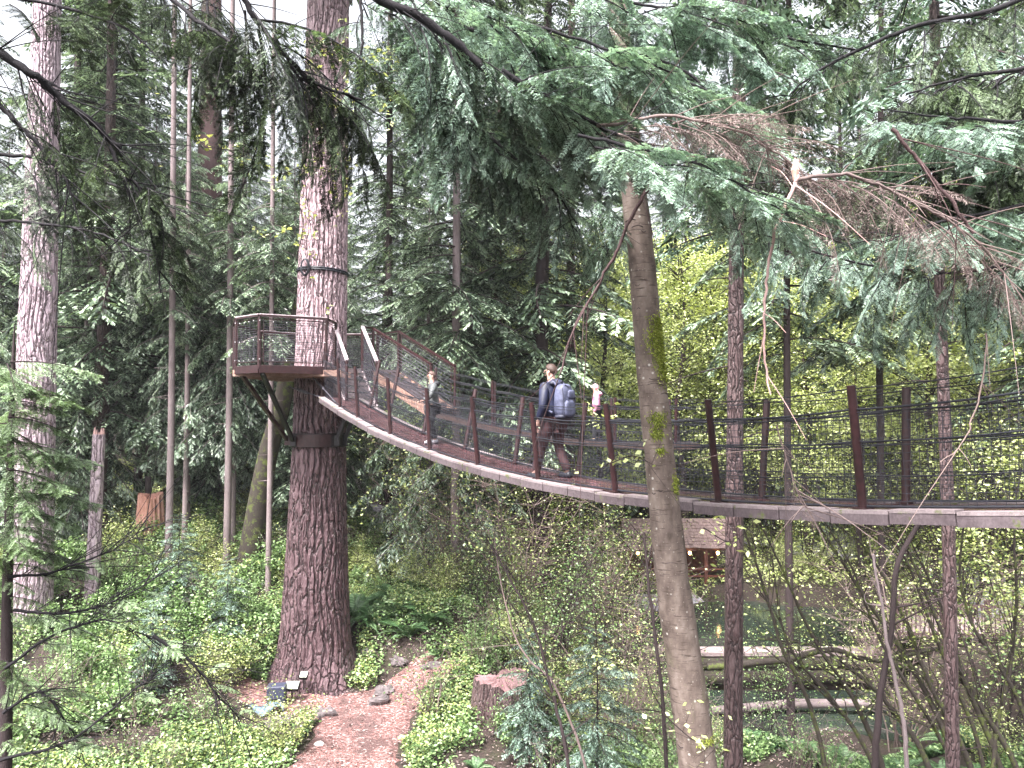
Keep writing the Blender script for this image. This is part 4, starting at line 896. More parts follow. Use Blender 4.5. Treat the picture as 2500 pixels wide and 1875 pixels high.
YH = [(-9.2, 19.6, .5, 'small young hemlock between the snag and the huge fir'), (-10.3, 23.5, .6, 'young hemlock right of the broken snag'), (1.7, 15.6, .75, 'bluish young hemlock left of the spotted alder near the bottom'), (.4, 17.5, .55, 'little hemlock beside the wide rotten stump'), (-8.2, 22, .5, 'young hemlock left of the foot of the huge fir')]
for (x, y, s, l) in YH: place_copy(hemY, (x, y, g1(x, y)-.1), g.uniform(0, 6.28), s, l, 'young hemlocks in the undergrowth')

# ------------------------------------------------------------------ broadleaf shrubs, vine maples, ferns, ground cover
gs = np.random.default_rng(41)
shA = shrub_tpl('salmonberry_shrub', gs, 9, 1.3, .8, 1500, .085, 'green', 'red_bark')
shB = shrub_tpl('huckleberry_shrub', gs, 14, 1.9, 1.1, 2200, .06, 'lime', 'dead', r=.010)
shC = shrub_tpl('twiggy_shrub', gs, 16, 2.4, 1.3, 700, .06, 'green', 'dead', r=.012)
shD = shrub_tpl('twiggy_maple', gs, 15, 5.2, 2.4, 2300, .065, 'lime', 'dead', .35, .022, 22)
shE = shrub_tpl('twiggy_maple', gs, 12, 4.2, 2.0, 1700, .065, 'green', 'dark_bark', .3, .02, 22)
mapA = shrub_tpl('vine_maple', gs, 9, 6.5, 3.6, 3300, .11, 'lime', 'mossy_bark', .5, .035)
mapB = shrub_tpl('vine_maple', gs, 11, 8.5, 3.8, 3900, .11, 'lime', 'dark_bark', .35, .035)
def side_of(x, y):
    px = 1250+1850*x/y
    return 'at the left edge of the wood' if px < 300 else 'on the slope left of the huge fir' if px < 640 else 'around the foot of the huge fir' if px < 900 else 'between the mulch path and the rotten stump' if px < 1250 else 'below the walking man' if px < 1600 else 'on the creek bank right of the alder' if px < 2100 else 'on the right hand bank'
def inpath(x, y):
    if -5.2 < x < -2.2 and 21.4 < y < 24.6: return True
    cx = np.interp(y, [12, 15.5, 17.6, 19.6, 21.2], [-2.6, -3.4, -3.7, -3.4, -2.2]); return abs(x-cx) < 1.25 and y < 22 or math.hypot(x-TX, y-TY) < 1.5 or (-7 < x < -2.5 and 19 < y < 20.8)
def scatter(src, n, xr, yr, sc, what, cond=lambda x, y: True):
    k = 0; tries = 0
    while k < n and tries < n*30:
        tries += 1; y = gs.uniform(*yr); x = gs.uniform(*xr)
        if abs(x) > .70*y+1 or inpath(x, y) or (x > 3.5 and 21 < y < 28.4) or (4.8 < x < 16.5 and 28.3 < y < 36) or not cond(x, y): continue
        s = side_of(x, y); place_copy(src, (x, y, g1(x, y)-.02), gs.uniform(0, 6.28), gs.uniform(*sc), f'{what} {s}', f'{what} {s}'); k += 1
scatter(shA, 75, (-16, 3), (15.5, 33), (.6, 1.15), 'leafy bright green shrub')
scatter(shA, 60, (-17, -6), (21, 32), (.8, 1.4), 'leafy bright green shrub')
scatter(shC, 26, (-15, -5), (16, 30), (.5, 1.0), 'twiggy bare bush')
scatter(shB, 24, (-17, -6), (24, 33), (.8, 1.2), 'fine leaved lime shrub')
scatter(shB, 40, (-14, 12), (17, 36), (.6, 1.0), 'fine leaved lime shrub', lambda x, y: x > -9 or y > 24)
scatter(shB, 26, (-3.5, 4.5), (19, 31), (.8, 1.25), 'airy lime shrub')
scatter(shC, 40, (-3, 9), (16.5, 30), (.7, 1.1), 'twiggy half bare shrub')
scatter(shB, 15, (1, 20), (33, 44), (.8, 1.3), 'fine leaved lime shrub beyond the pond', lambda x, y: not(4.5 < x < 12.5 and 36 < y < 43))
MS = [(3.2, 31), (15.5, 39), (19, 37), (20.5, 32), (24, 42), (17, 21.5), (12.5, 46), (19.5, 49), (24, 53), (6.5, 49), (2.5, 38), (1.2, 30), (14.2, 20.8), (17.5, 29.2), (27, 38), (-2.5, 28.5), (28, 47), (9.5, 47), (15.5, 44), (22, 37)]
for i, (x, y) in enumerate(MS):
    px = 1250+1850*x/y; s_ = 'behind the man' if px < 1600 else 'between the reddish trunk and the right bridge posts' if px < 2050 else 'at the right edge behind the bridge'
    place_copy([mapA, mapB][i % 2], (x, y, g1(x, y)-.1), gs.uniform(0, 6.28), gs.uniform(.85, 1.25), f'lime leaved vine maple {s_}', f'vine maples {s_}')
def maple_tree(g):
    root = thing('maple_tree', (0, 0, 0), 'x', 'tree'); st = MB(); lf = MB(); ends = []
    st.tube(smooth_path([(0, 0, -.2), (.15, .1, 3), (-.1, 0, 6), (.2, .1, 10), (.1, 0, 13)]), np.linspace(.16, .03, 33), 9)
    for i in range(46):
        z = g.uniform(3.2, 13); a = g.uniform(0, 6.28); l = g.uniform(1.2, 3.4)*(1-.5*(z-3)/10); e = np.array([math.cos(a)*l, math.sin(a)*l, z+g.uniform(-.5, 1)])
        q = smooth_path([(0, 0, z-.4), (e[0]*.5, e[1]*.5, z+.2), e], 5); st.tube(q, np.linspace(.03, .006, len(q)), 4, cap=False); ends += list(q[3:])
        for k in range(3):
            f = q[-2]+g.normal(0, .45, 3)*(1, 1, .5); st.tube([q[-3], f], [.008, .003], 3, cap=False); ends += [f, f]
    leaves_on(lf, g, np.array(ends), 11500, (.40, .40, .16), .125, .7, (.62, .22))
    st.build('trunk', 'dark_bark', root, True); lf.build('crown', 'lime', root); return root
mpt = maple_tree(np.random.default_rng(51))
for i, (x, y) in enumerate([(1.5, 37), (4.5, 43.5), (8, 44.5), (12.5, 42), (15.5, 45), (19, 41), (18.5, 33.5), (22.5, 30), (23, 37), (27, 43), (4, 33.8), (-1, 34), (20, 25.5), (11, 48), (17.5, 50), (24, 50), (17, 37), (9.5, 43), (14, 44), (6, 42.5), (21, 34), (26, 36), (16, 41), (30, 45), (12, 46), (20, 46), (22.5, 27)]):
    px = 1250+1850*x/y; s_ = 'behind the walking man' if px < 1600 else 'between the alder and the right bridge posts' if px < 2050 else 'behind the right end of the bridge'
    place_copy(mpt, (x, y, g1(x, y)-.1), gs.uniform(0, 6.28), gs.uniform(.95, 1.4), f'tall lime leaved maple {s_}', f'lime maples {s_}')
for i, (x, y) in enumerate([(-2.2, 25.5), (-1, 23.6), (.3, 25), (1.2, 22.6), (2.4, 24.5), (3.0, 21.8), (-.2, 28), (2.0, 28.2), (3.8, 26.5), (-3.4, 28), (4.2, 30), (1.0, 20.2), (2.7, 19.0), (7.2, 21.6), (11.3, 22.2), (9.2, 26.9), (14.8, 23), (5.6, 27.6), (13.4, 28.2), (12.9, 20)]):
    px = 1250+1850*x/y; place_copy([shD, shE][i % 2], (x, y, g1(x, y)-.05), gs.uniform(0, 6.28), gs.uniform(.8, 1.2), 'twiggy young maple under the bridge, ' + ('left of the alder' if px < 1650 else 'over the creek and pond'), 'twiggy maples ' + ('left of the alder' if px < 1650 else 'over the creek'))
frn = fern_tpl(np.random.default_rng(2))
FS = [(-4.7, 23.0, 1.9), (-4.1, 22.5, 1.7), (-3.5, 22.9, 1.8), (-4.4, 23.9, 1.7), (-3.0, 22.2, 1.5), (-3.8, 24.1, 1.7), (-2.5, 22.6, 1.5), (-2.0, 21.8, 1.2)]+[(gs.uniform(3.6, 12.5), gs.uniform(17.2, 21), gs.uniform(.9, 1.4)) for _ in range(26)]+[(-.8, 17.0, .7), (gs.uniform(-12, -7), 18, 1), (.9, 19, 1), (1.6, 18, 1.1)]
for x, y, s in FS:
    w = 'sword fern on the bank right of the huge fir' if x < 0 else 'sword fern along the creek bank at the bottom right'
    place_copy(frn, (x, y, g1(x, y)), gs.uniform(0, 6.28), s, w, w+'s')
# ground cover: one mass of small leaves over the slopes
def cover(name, n, xr, yr, size, hh, mat, cond, patch=.45, tone=(.5, .2)):
    x = gs.uniform(*xr, n*3); y = gs.uniform(*yr, n*3)
    cx = np.interp(y, [12, 15.5, 17.6, 19.6, 21.2], [-2.6, -3.4, -3.7, -3.4, -2.2]); wd = 1.15+.5*(vn(x*1.5, y*1.5)-.5)
    ok = ~((np.abs(x-cx) < wd) & (y < 21.6)) & (np.hypot(x-TX, y-TY) > 1.25) & ~((x > -6.6) & (x < -2.6) & (y > 18.9) & (y < 20.7)) & (np.abs(x) < .72*y+1) & (vn(x*.7+3, y*.7) + .3*vn(x*3, y*3) > patch) & cond(x, y) & ~((x > 4.6) & (x < 17) & (y > 28.3) & (y < 36.5))
    x, y = x[ok][:n], y[ok][:n]; n = len(x); h = gs.random(n)**.8*hh*(.4+vn(x*1.1, y*1.1)*1.2)
    C = np.stack([x, y, gz(x, y)+h], -1); D = gs.normal(0, 1, (n, 3)); D[:, 2] *= .35; N = gs.normal(0, .45, (n, 3))+[0, -.25, 1]; L = size*gs.uniform(.6, 1.35, n)
    b = MB(); b.quads(rhomb(C, D, N, L, L*gs.uniform(.5, .8, n)), gs.normal(tone[0], tone[1], n)+.25*(vn(x*.9, y*.9)-.5)); o = b.build(name, mat); kind(o, 'stuff'); return o
cover('ground_cover_plants', 95000, (-17, 1.5), (14.5, 27), .085, .42, 'green', lambda x, y: x < 1.5, .55)
cover('slope_ground_cover', 50000, (-24, 3), (26, 46), .15, .5, 'lime', lambda x, y: x < 4, .5)
cover('lime_ground_cover', 42000, (-15, 1), (14.5, 24), .07, .45, 'lime', lambda x, y: x < 1.5, .72)
cover('bank_ground_cover', 38000, (1, 16), (15, 20.6), .085, .35, 'green', lambda x, y: x > .5, .5)
cover('pond_side_cover', 40000, (1, 34), (23, 50), .14, .5, 'lime', lambda x, y: (y > 36) | (x < 4.6) | (x > 16.5), .4)
# fallen twigs and leaf litter
n = 22000; x = gs.uniform(-12, 10, n); y = gs.uniform(14.5, 25, n); C = np.stack([x, y, gz(x, y)+.06], -1); D = gs.normal(0, 1, (n, 3)); D[:, 2] *= .12
b = MB(); b.quads(rhomb(C, D, gs.normal(0, .3, (n, 3))+[0, 0, 1], gs.uniform(.04, .13, n), gs.uniform(.015, .045, n)), gs.random(n)); kind(b.build('leaf_litter', 'dead'), 'stuff')

# ------------------------------------------------------------------ things at the foot of the fir
def box_thing(name, label, cat, c, d, rz, mat, face=None):
    root = thing(name, c, label, cat); b = MB(); b.box(np.array(c)+(0, 0, d[2]/2), d, rz); o = b.build('housing', mat, root)
    o.modifiers.new('bv', 'BEVEL').width = .02
    if face:
        b = MB(); u_ = np.array([math.sin(rz), -math.cos(rz), 0]); b.box(np.array(c)+(0, 0, d[2]/2)+u_*(d[1]/2+.006), (d[0]*.86, .012, d[2]*.84), rz); b.build('front_panel', face, root)
        b = MB(); b.beam(np.array(c)-(0, 0, .15), np.array(c)+(0, 0, .02), .05, .05, up=(0, 1, 0)); b.build('spike', 'black_steel', root)
    return root
def on_ground(x2, Y_, up=0): p = at(x2, 1400, Y_); return (p[0], Y_, g1(p[0], Y_)+up)
box_thing('speaker_box', 'slate coloured speaker box standing at the foot of the huge fir', 'speaker', (*at(598, 1500, 19.6)[:2], g1(at(598, 1500, 19.6)[0], 19.6)+.02), (.46, .34, .52), .15, 'speaker', 'speaker')
def flood(c, w, h, label):
    root = thing('floodlight', c, label, 'light'); c = np.array(c); b = MB(); d = np.array([0, -.5, .85]); b.beam(c+(0, 0, .28)-d*.06, c+(0, 0, .28)+d*.02, w, h, up=(0, .85, .5)); b.build('housing', 'black_steel', root)
    b = MB(); b.beam(c+(0, 0, .28)+d*.022, c+(0, 0, .28)+d*.034, w*.9, h*.9, up=(0, .85, .5)); b.build('lens', 'lamp_glass', root)
    b = MB(); b.tube([c-(0, 0, .1), c+(0, 0, .26)], .02, 6); b.build('stake', 'black_steel', root)
p = at(631, 1500, 19.8); flood((p[0], 19.8, g1(p[0], 19.8)+.15), .36, .26, 'larger pale faced floodlight right of the slate box')
p = at(656, 1500, 20.1); flood((p[0], 20.1, g1(p[0], 20.1)+.30), .20, .20, 'smaller pale floodlight against the fir bark')
b = MB(); p = at(575, 1500, 19.1); xs = np.linspace(-.42, .42, 22); X, Y = np.meshgrid(xs, np.linspace(-.22, .22, 14), indexing='ij')
Z = g1(p[0], 19.1)+.16+.09*np.sin(X*9+Y*5)+.06*np.cos(Y*17+X*7); tb_ = grid_from(X+p[0], Y+19.1, Z); o = tb_.build('crumpled_sheet', 'fabric', smooth=True, org=(p[0], 19.1, Z.min())); o.modifiers.new('s', 'SOLIDIFY').thickness = .02
tag(o, 'crumpled blue grey sheet on the ground beside the slate box', 'sheet')
rk = [(691, 17.9, .13, 'white_rock', 'round white stone on the mulch path'), (600, 18.6, .3, 'rock', 'flat grey rock below the crumpled sheet'), (700, 19.3, .26, 'rock', 'dark rock beside the mulch path under the fir'), (830, 20.6, .26, 'rock', 'grey rock right of the huge fir roots'), (795, 21.8, .2, 'rock', 'pale rock under the ferns'), (860, 21.6, .22, 'rock', 'mossy rock below the ferns'), (935, 21.3, .24, 'rock', 'grey rock between ferns and stump'), (820, 19.9, .3, 'rock', 'low rock at the right side of the mulch path')]
for i, (x2, Y_, r_, m, l) in enumerate(rk):
    c = on_ground(x2, Y_, r_*.2); b = MB(); b.blob(c, (r_, r_*.8, r_*.55), i+3, 14, .5 if m == 'rock' else .12); tag(b.build('rock', m, org=c, smooth=(m != 'rock')), l, 'rock', 'rocks around the mulch path')
c = np.array([at(800, 1130, 39)[0], 39, g1(-7.0, 39)]); b = MB(); b.blob(c+(0, 0, .4), (1.0, .8, .8), 9, 14, .4); tag(b.build('boulder', 'path_grey', org=c), 'pale boulder on the slope between the fir and the grey path', 'rock')
c = np.array([at(1200, 1600, 14.5)[0], 15.2, -8.3]); b = MB(); st_ = []
root = thing('root_mound', c, 'mound of bare pinkish roots at the bottom middle', 'roots')
for i in range(60):
    a = gs.uniform(0, 6.28); l = gs.uniform(.4, .8); e = c+np.array([math.cos(a)*l*.8, math.sin(a)*l*.6, 0]); tpp = c+np.array([gs.normal(0, .05), gs.normal(0, .05), .95*gs.uniform(.5, 1)]); b.tube(smooth_path([e, (e+tpp)/2+gs.normal(0, .06, 3), tpp], 4), .012, 4, cap=False)
b.build('roots', 'dead', root)

# ------------------------------------------------------------------ cabin, dam, boardwalk fence, orange booth
cx0, cx1, cy = 5.7, 11.2, 40.0; cz = -8.85
cab = thing('cabin', ((cx0+cx1)/2, cy, cz), 'open sided red wooden cabin with a shingle roof beyond the pond', 'cabin')
b = MB(); nrow = 9
for k in range(nrow):
    f0, f1 = k/nrow, (k+1)/nrow; y0 = cy-1.9+1.9*f0; z0 = cz+1.95+1.15*f0; y1 = cy-1.9+1.9*f1+.1; z1 = cz+1.95+1.15*f1+.06
    n = 26
    for i in range(n):
        xa = cx0+(cx1-cx0)*i/n; w = (cx1-cx0)/n; b.beam((xa+w/2, y0, z0+.03+gs.normal(0, .012)), (xa+w/2, y1, z1), w*.95, .035, tone=gs.random())
b.build('roof', 'shingle', cab)
b = MB(); b.add([(cx0, cy, cz+3.1), (cx1, cy, cz+3.1), (cx1, cy+1.9, cz+1.95), (cx0, cy+1.9, cz+1.95)], [[0, 1, 2, 3]]); b.build('rear_roof', 'shingle', cab)
b = MB(); b.box(((cx0+cx1)/2, cy+1.2, cz+1), (cx1-cx0-.3, .1, 2.0)); b.build('back_wall', 'cabin_wood', cab)
for x in np.linspace(cx0+.2, cx1-.2, 5):
    b = MB(); b.beam((x, cy-1.7, cz-.2), (x, cy-1.7, cz+2.0), .16, .16, up=(0, 1, 0)); b.build('post', 'cabin_wood', cab)
b = MB(); b.beam((cx0, cy-1.7, cz+1.93), (cx1, cy-1.7, cz+1.93), .14, .16); b.beam((cx0+.2, cy-1.7, cz+.55), (cx1-.2, cy-1.7, cz+.55), .06, .10); b.beam((cx0+.2, cy-1.7, cz+.9), (cx1-.2, cy-1.7, cz+.9), .06, .08); b.build('beams', 'cabin_wood', cab)
for x in (6.3, 7.6, 8.9, 10.3):
    b = MB(); b.blob((x, cy-1.8, cz+1.72), (.075, .075, .09), 1, 8, 0); tag(b.build('lantern', 'lantern', org=(x, cy-1.8, cz+1.72), smooth=True), 'small warm lit lantern hanging under the cabin eave', 'lantern', 'lanterns along the cabin eave')
p = at(1695, 1150, 47); z = g1(p[0], 47)
bt = thing('orange_booth', (p[0], 47, z), 'small orange booth on the gravel beyond the pond', 'booth')
b = MB(); b.box((p[0], 47, z+1.0), (.9, .7, 2.0)); b.build('body', 'orange', bt); b = MB(); b.box((p[0], 47, z+2.06), (1.1, .9, .1)); b.build('roof', 'shingle', bt); b = MB(); b.box((p[0], 46.63, z+.95), (.5, .03, 1.5)); b.build('door', 'cabin_wood', bt)
# log dam along the pond
dm = thing('log_dam', (9.5, 28.4, -9.3), 'pale log walkway along the front of the pond', 'walkway')
b = MB(); b.beam((4.0, 28.4, -8.92), (14.2, 28.3, -8.88), .75, .12); b.build('walkway_boards', 'boardwalk', dm)
b = MB(); b.tube([(4.0, 28.0, -9.25), (9, 27.95, -9.2), (14.4, 27.95, -9.2)], .2, 14); b.tube([(4.2, 27.9, -9.7), (14.2, 27.9, -9.65)], .24, 14); b.build('logs', 'mossy_bark', dm, True); b = MB(); b.box((9.2, 28.15, -9.75), (10, .08, 1.5)); b.build('retaining_boards', 'dark_wood', dm)
lg = thing('fallen_log', (9.6, 25.6, -10), 'pale fallen log lying in the dark creek', 'log'); b = MB(); b.tube([(6.6, 25.5, -9.95), (9.5, 25.7, -9.8), (12.6, 25.5, -9.7)], [.13, .16, .12], 12); b.build('trunk', 'grey_bark', lg, True)
fn = thing('slat_fence', (16, 25.8, -8), 'brown slatted fence along the boardwalk at the right edge', 'fence')
p0, p1 = np.array([13.2, 26.2]), np.array([20.5, 25.6])
for x in np.linspace(0, 1, 6):
    q = p0+(p1-p0)*x; b = MB(); b.beam((*q, -8.2), (*q, -6.45), .13, .13, up=(0, 1, 0)); b.build('post', 'red_bark', fn)
b = MB()
for z in (-7.62, -6.65): b.beam((*p0, z), (*p1, z), .06, .09)
b.build('rails', 'red_bark', fn); b = MB()
for x in np.linspace(0, 1, 52): q = p0+(p1-p0)*x; b.beam((q[0], q[1]-.05, -7.75), (q[0], q[1]-.05, -6.6), .035, .035, up=(0, 1, 0))
b.build('slats', 'red_bark', fn)
bw = thing('boardwalk', (17, 27.5, -8), 'pale boardwalk behind the slatted fence', 'boardwalk'); b = MB()
for i in range(60):
    t = i/59; q = p0+(p1-p0)*t; b.beam((q[0], q[1]+.25, -7.75), (q[0]+.1, q[1]+2.7, -7.74), .118, .05, tone=gs.random())
b.build('planks', 'boardwalk', bw)
b = MB(); b.box((3.4, 33.2, g1(3.4, 33.2)+.25), (3.2, 1.6, .12), .1); tag(b.build('timber_deck', 'boardwalk', org=(3.4, 33.2, -8)), 'pale timber deck seen left of the spotted alder', 'deck')

# ------------------------------------------------------------------ mossy stems fanning over the creek, and bare poles
MSY = []
def stem(pts, Y0, Y1, w0, w1, mat, label, group=None, leaf=0, nb=7, seed=0, name='mossy_stem'):
    gg = np.random.default_rng(seed+100); n = len(pts); K = [at(p[0], p[1], Y0+(Y1-Y0)*i/(n-1)) for i, p in enumerate(pts)]; d0 = nrm(K[0]-K[1])*(.45, .3, 1); gg_ = g1(K[0][0], Y0)
    if K[0][2] > gg_ and group is not None or name != 'mossy_stem': K = [K[0]+d0*max(.3, (K[0][2]-gg_+.2)/max(.3, -d0[2]))]+K
    P_ = smooth_path(K, 7); m = len(P_)
    P_ = P_+np.cumsum(gg.normal(0, .008, P_.shape), 0)
    rr = np.linspace(w0/1640*Y0/2, w1/1640*Y1/2, m); root = thing(name, P_[0], label, 'tree stem', group); b = MB(); b.tube(P_, rr, 9)
    ends = []; tw = MB()
    for i in range(nb):
        k = gg.integers(m//4, m-1); d = nrm(P_[min(k+2, m-1)]-P_[k-1])+gg.normal(0, .55, 3); d[1] *= .6; l = gg.uniform(.4, 1.3)
        q = smooth_path([P_[k], P_[k]+d*l*.5+gg.normal(0, .05, 3), P_[k]+d*l], 4); tw.tube(q, np.linspace(rr[k]*.4, .003, len(q)), 4, cap=False); ends += list(q[2:])
    b.build('stem', mat, root, True)
    if nb: tw.build('twigs', mat, root, True)
    if leaf:
        lf = MB(); leaves_on(lf, gg, np.array(ends), leaf, .12, .07); lf.build('leaves', 'lime', root)
    return root
FAN = [((1760, 1560), (1690, 1400), (1655, 1290), (1620, 1180), (1590, 1100)), ((1900, 1640), (1840, 1510), (1765, 1400), (1700, 1260), (1640, 1130)), ((2050, 1640), (1975, 1500), (1900, 1360), (1850, 1230), (1790, 1120)), ((2090, 1640), (2010, 1480), (1960, 1350), (1900, 1230), (1830, 1120)), ((2120, 1640), (2060, 1480), (2000, 1330), (1950, 1210), (1880, 1120)), ((2160, 1650), (2095, 1490), (2030, 1350), (1975, 1220), (1920, 1110)),
       ((1880, 1640), (1790, 1500), (1720, 1420), (1680, 1330), (1660, 1200)), ((2190, 1650), (2110, 1520), (2060, 1420), (2020, 1290), (1960, 1160)), ((2212, 1560), (2150, 1440), (2090, 1350), (2070, 1230), (2080, 1120)), ((2000, 1640), (1930, 1540), (1850, 1460), (1760, 1400), (1640, 1380)), ((2150, 1600), (2180, 1440), (2190, 1300), (2185, 1150), (2200, 1000)), ((2050, 1600), (1960, 1420), (1880, 1300), (1800, 1180), (1730, 1080))]
for i, f in enumerate(FAN):
    stem(f, 15.5, 14.5+i*.15, 15 if i % 2 else 11, 3, 'mossy_bark', 'mossy dark stem leaning up and left over the creek', 'mossy stems fanning over the creek', 170, 26, i)
stem(((1530, 1440), (1700, 1425), (1800, 1405), (1900, 1430), (2060, 1400)), 17, 16.5, 16, 7, 'mossy_bark', 'mossy limb lying level across the creek gap', None, 120, 8, 40)
stem(((1890, 1670), (1905, 1500), (1930, 1350), (1945, 1230), (1990, 1130)), 12.8, 13.2, 16, 10, 'dark_bark', 'bare purple brown pole leaning right, crossing another pole', None, 0, 2, 41, 'bare_pole')
stem(((1960, 1670), (1945, 1540), (1915, 1400), (1900, 1300), (1880, 1200)), 12.6, 12.8, 11, 5, 'grey_bark', 'thin grey pole leaning left, crossing the darker pole', None, 0, 2, 42, 'bare_pole')
stem(((1225, 1640), (1190, 1500), (1150, 1350), (1085, 1230), (1040, 1160)), 14, 14.5, 9, 3, 'dark_bark', 'dark forked twiggy stem in front of the rotten stump', None, 120, 14, 43, 'bare_sapling')
stem(((1260, 1640), (1200, 1480), (1130, 1400), (1090, 1280), (1075, 1150)), 14.5, 15, 7, 2, 'dead', 'thin branching sapling right of the rotten stump', None, 120, 14, 44, 'bare_sapling')
stem(((1440, 1600), (1425, 1400), (1410, 1280), (1400, 1150)), 15, 15, 10, 5, 'dark_bark', 'thin dark stem just left of the spotted alder', None, 80, 12, 45, 'bare_sapling')

# ------------------------------------------------------------------ near boughs hanging into the view
def bough(pts, Y, w0, w1, nsub, sL, mat, label, tpl, seed, limb='black_bark', hangp=(-.9, .1), name='hemlock_bough', group=None, toff=0, twigs=10, start=.05, spread=.9, sub2=1):
    gg = np.random.default_rng(seed); n = len(pts); Ys = np.linspace(Y[0], Y[1], n) if np.ndim(Y) else [Y]*n
    P_ = smooth_path([at(p[0], p[1], y) for p, y in zip(pts, Ys)], 8); m = len(P_); P_ = P_+np.cumsum(gg.normal(0, .006, P_.shape), 0)
    rr = np.linspace(w0/1640*Ys[0]/2, w1/1640*Ys[-1]/2, m); root = thing(name, P_[0], label, 'branch', group)
    b = MB(); b.tube(P_, rr*(1+.12*gg.normal(0, .5, m)), 10); cr = MB(); tw = MB()
    for i in range(nsub):
        f = start+(1-start)*(i+gg.random())/nsub; k = min(m-2, int(f*(m-1))); d = nrm(P_[k+1]-P_[k]); yaw0 = math.atan2(d[1], d[0])
        yaw = yaw0+(1 if i % 2 else -1)*gg.uniform(.3, 1.5)*spread
        place(tpl[gg.integers(len(tpl))], cr, tw, gg, P_[k]+np.array([0, .12, -.02]), yaw, gg.uniform(*hangp), gg.uniform(-.5, .5), sL*gg.uniform(.55, 1.15)*(1-.35*f), gg.uniform(-.22, .22)+toff)
    for i in range(twigs):
        k = gg.integers(1, m-1); d = nrm(P_[k]-P_[k-1])+gg.normal(0, .7, 3); l = gg.uniform(.15, .6)
        q = smooth_path([P_[k], P_[k]+d*l*.5, P_[k]+d*l+(0, 0, -.1*l)], 4); tw.tube(q, np.linspace(.005, .0015, len(q)), 4, cap=False)
    b.build('limb', limb, root, True)
    if nsub: cr.build('foliage', mat, root)
    tw.build('twigs', limb, root, True); return root
N, Hg = TPL_NEAR, TPL_NEARHANG
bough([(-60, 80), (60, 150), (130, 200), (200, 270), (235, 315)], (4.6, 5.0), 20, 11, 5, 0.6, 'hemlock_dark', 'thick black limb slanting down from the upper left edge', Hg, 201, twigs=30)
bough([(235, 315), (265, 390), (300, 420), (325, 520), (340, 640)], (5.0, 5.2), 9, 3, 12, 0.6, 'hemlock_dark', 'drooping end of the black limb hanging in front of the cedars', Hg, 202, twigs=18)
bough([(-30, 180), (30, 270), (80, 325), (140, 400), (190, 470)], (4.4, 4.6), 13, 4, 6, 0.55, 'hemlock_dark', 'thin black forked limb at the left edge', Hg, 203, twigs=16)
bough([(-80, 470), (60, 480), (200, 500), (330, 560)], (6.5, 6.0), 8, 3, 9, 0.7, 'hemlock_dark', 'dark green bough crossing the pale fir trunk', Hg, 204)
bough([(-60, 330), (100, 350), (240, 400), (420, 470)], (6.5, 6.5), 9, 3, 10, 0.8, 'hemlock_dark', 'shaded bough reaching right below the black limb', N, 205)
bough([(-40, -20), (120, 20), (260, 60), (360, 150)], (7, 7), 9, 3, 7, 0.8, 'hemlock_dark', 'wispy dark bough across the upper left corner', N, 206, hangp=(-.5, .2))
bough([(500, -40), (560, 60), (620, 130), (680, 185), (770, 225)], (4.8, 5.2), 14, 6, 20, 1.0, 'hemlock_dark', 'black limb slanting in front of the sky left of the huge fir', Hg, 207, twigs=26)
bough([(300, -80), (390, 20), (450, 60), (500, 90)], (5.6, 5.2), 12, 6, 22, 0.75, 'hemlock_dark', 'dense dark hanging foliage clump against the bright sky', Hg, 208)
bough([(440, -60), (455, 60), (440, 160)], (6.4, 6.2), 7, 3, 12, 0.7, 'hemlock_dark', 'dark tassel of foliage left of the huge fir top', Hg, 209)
bough([(770, -60), (785, 60), (780, 150), (765, 230)], (6.0, 6.0), 8, 3, 9, .55, 'hemlock_near', 'green tassel hanging beside the top of the huge fir', Hg, 210, toff=-.1)
bough([(800, -20), (900, 30), (1000, 95), (1085, 155)], (5.8, 6.0), 24, 14, 16, 1.0, 'hemlock_near', 'heavy black limb slanting across the upper middle', Hg, 211, toff=-.05, twigs=16)
bough([(1085, 155), (1180, 215), (1290, 275), (1400, 305)], (6.0, 6.3), 13, 7, 20, 0.9, 'hemlock_near', 'outer half of the heavy limb, thick with bluish foliage', N, 212, twigs=16, toff=.12)
bough([(850, -60), (1000, -10), (1150, 50), (1300, 100), (1450, 160)], (6.4, 6.4), 12, 4, 26, 1.1, 'hemlock_near', 'broad bluish green bough along the top of the picture', N, 213, toff=.22)
bough([(1000, 60), (1150, 120), (1300, 150), (1480, 190), (1600, 260)], (6.8, 6.8), 10, 4, 26, 1.05, 'hemlock_near', 'layered bluish bough below the top edge', N, 214, toff=.25)
bough([(840, 60), (900, 150), (980, 240), (1080, 330)], (7.2, 7.2), 9, 4, 34, 1.2, 'hemlock_near', 'hanging green bough right of the huge fir', Hg, 215, toff=.02)
bough([(1000, 250), (1100, 330), (1180, 400), (1240, 480)], (7.4, 7.4), 8, 3, 16, 0.9, 'hemlock_near', 'drooping bluish bough above the walking man', Hg, 216, toff=.15)
bough([(1250, 290), (1400, 320), (1520, 350), (1640, 410), (1720, 470)], (5.4, 5.2), 8, 3, 26, 0.7, 'hemlock_near', 'bright needled bough in front of the spotted alder', N, 217, toff=.3, hangp=(-.5, .15))
bough([(1450, -60), (1560, 20), (1700, 80), (1850, 100)], (8, 8), 10, 4, 18, 1.1, 'hemlock_near', 'bough in the upper right over the thin dark trunk', N, 218, toff=.15)
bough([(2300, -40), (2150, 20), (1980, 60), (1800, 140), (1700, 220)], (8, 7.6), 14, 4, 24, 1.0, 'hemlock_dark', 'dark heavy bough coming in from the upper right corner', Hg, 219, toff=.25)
bough([(2320, 100), (2200, 140), (2080, 160), (1950, 200)], (7.4, 7.4), 12, 4, 40, 1.3, 'hemlock_dark', 'second dark bough at the upper right edge', Hg, 220, toff=.2)
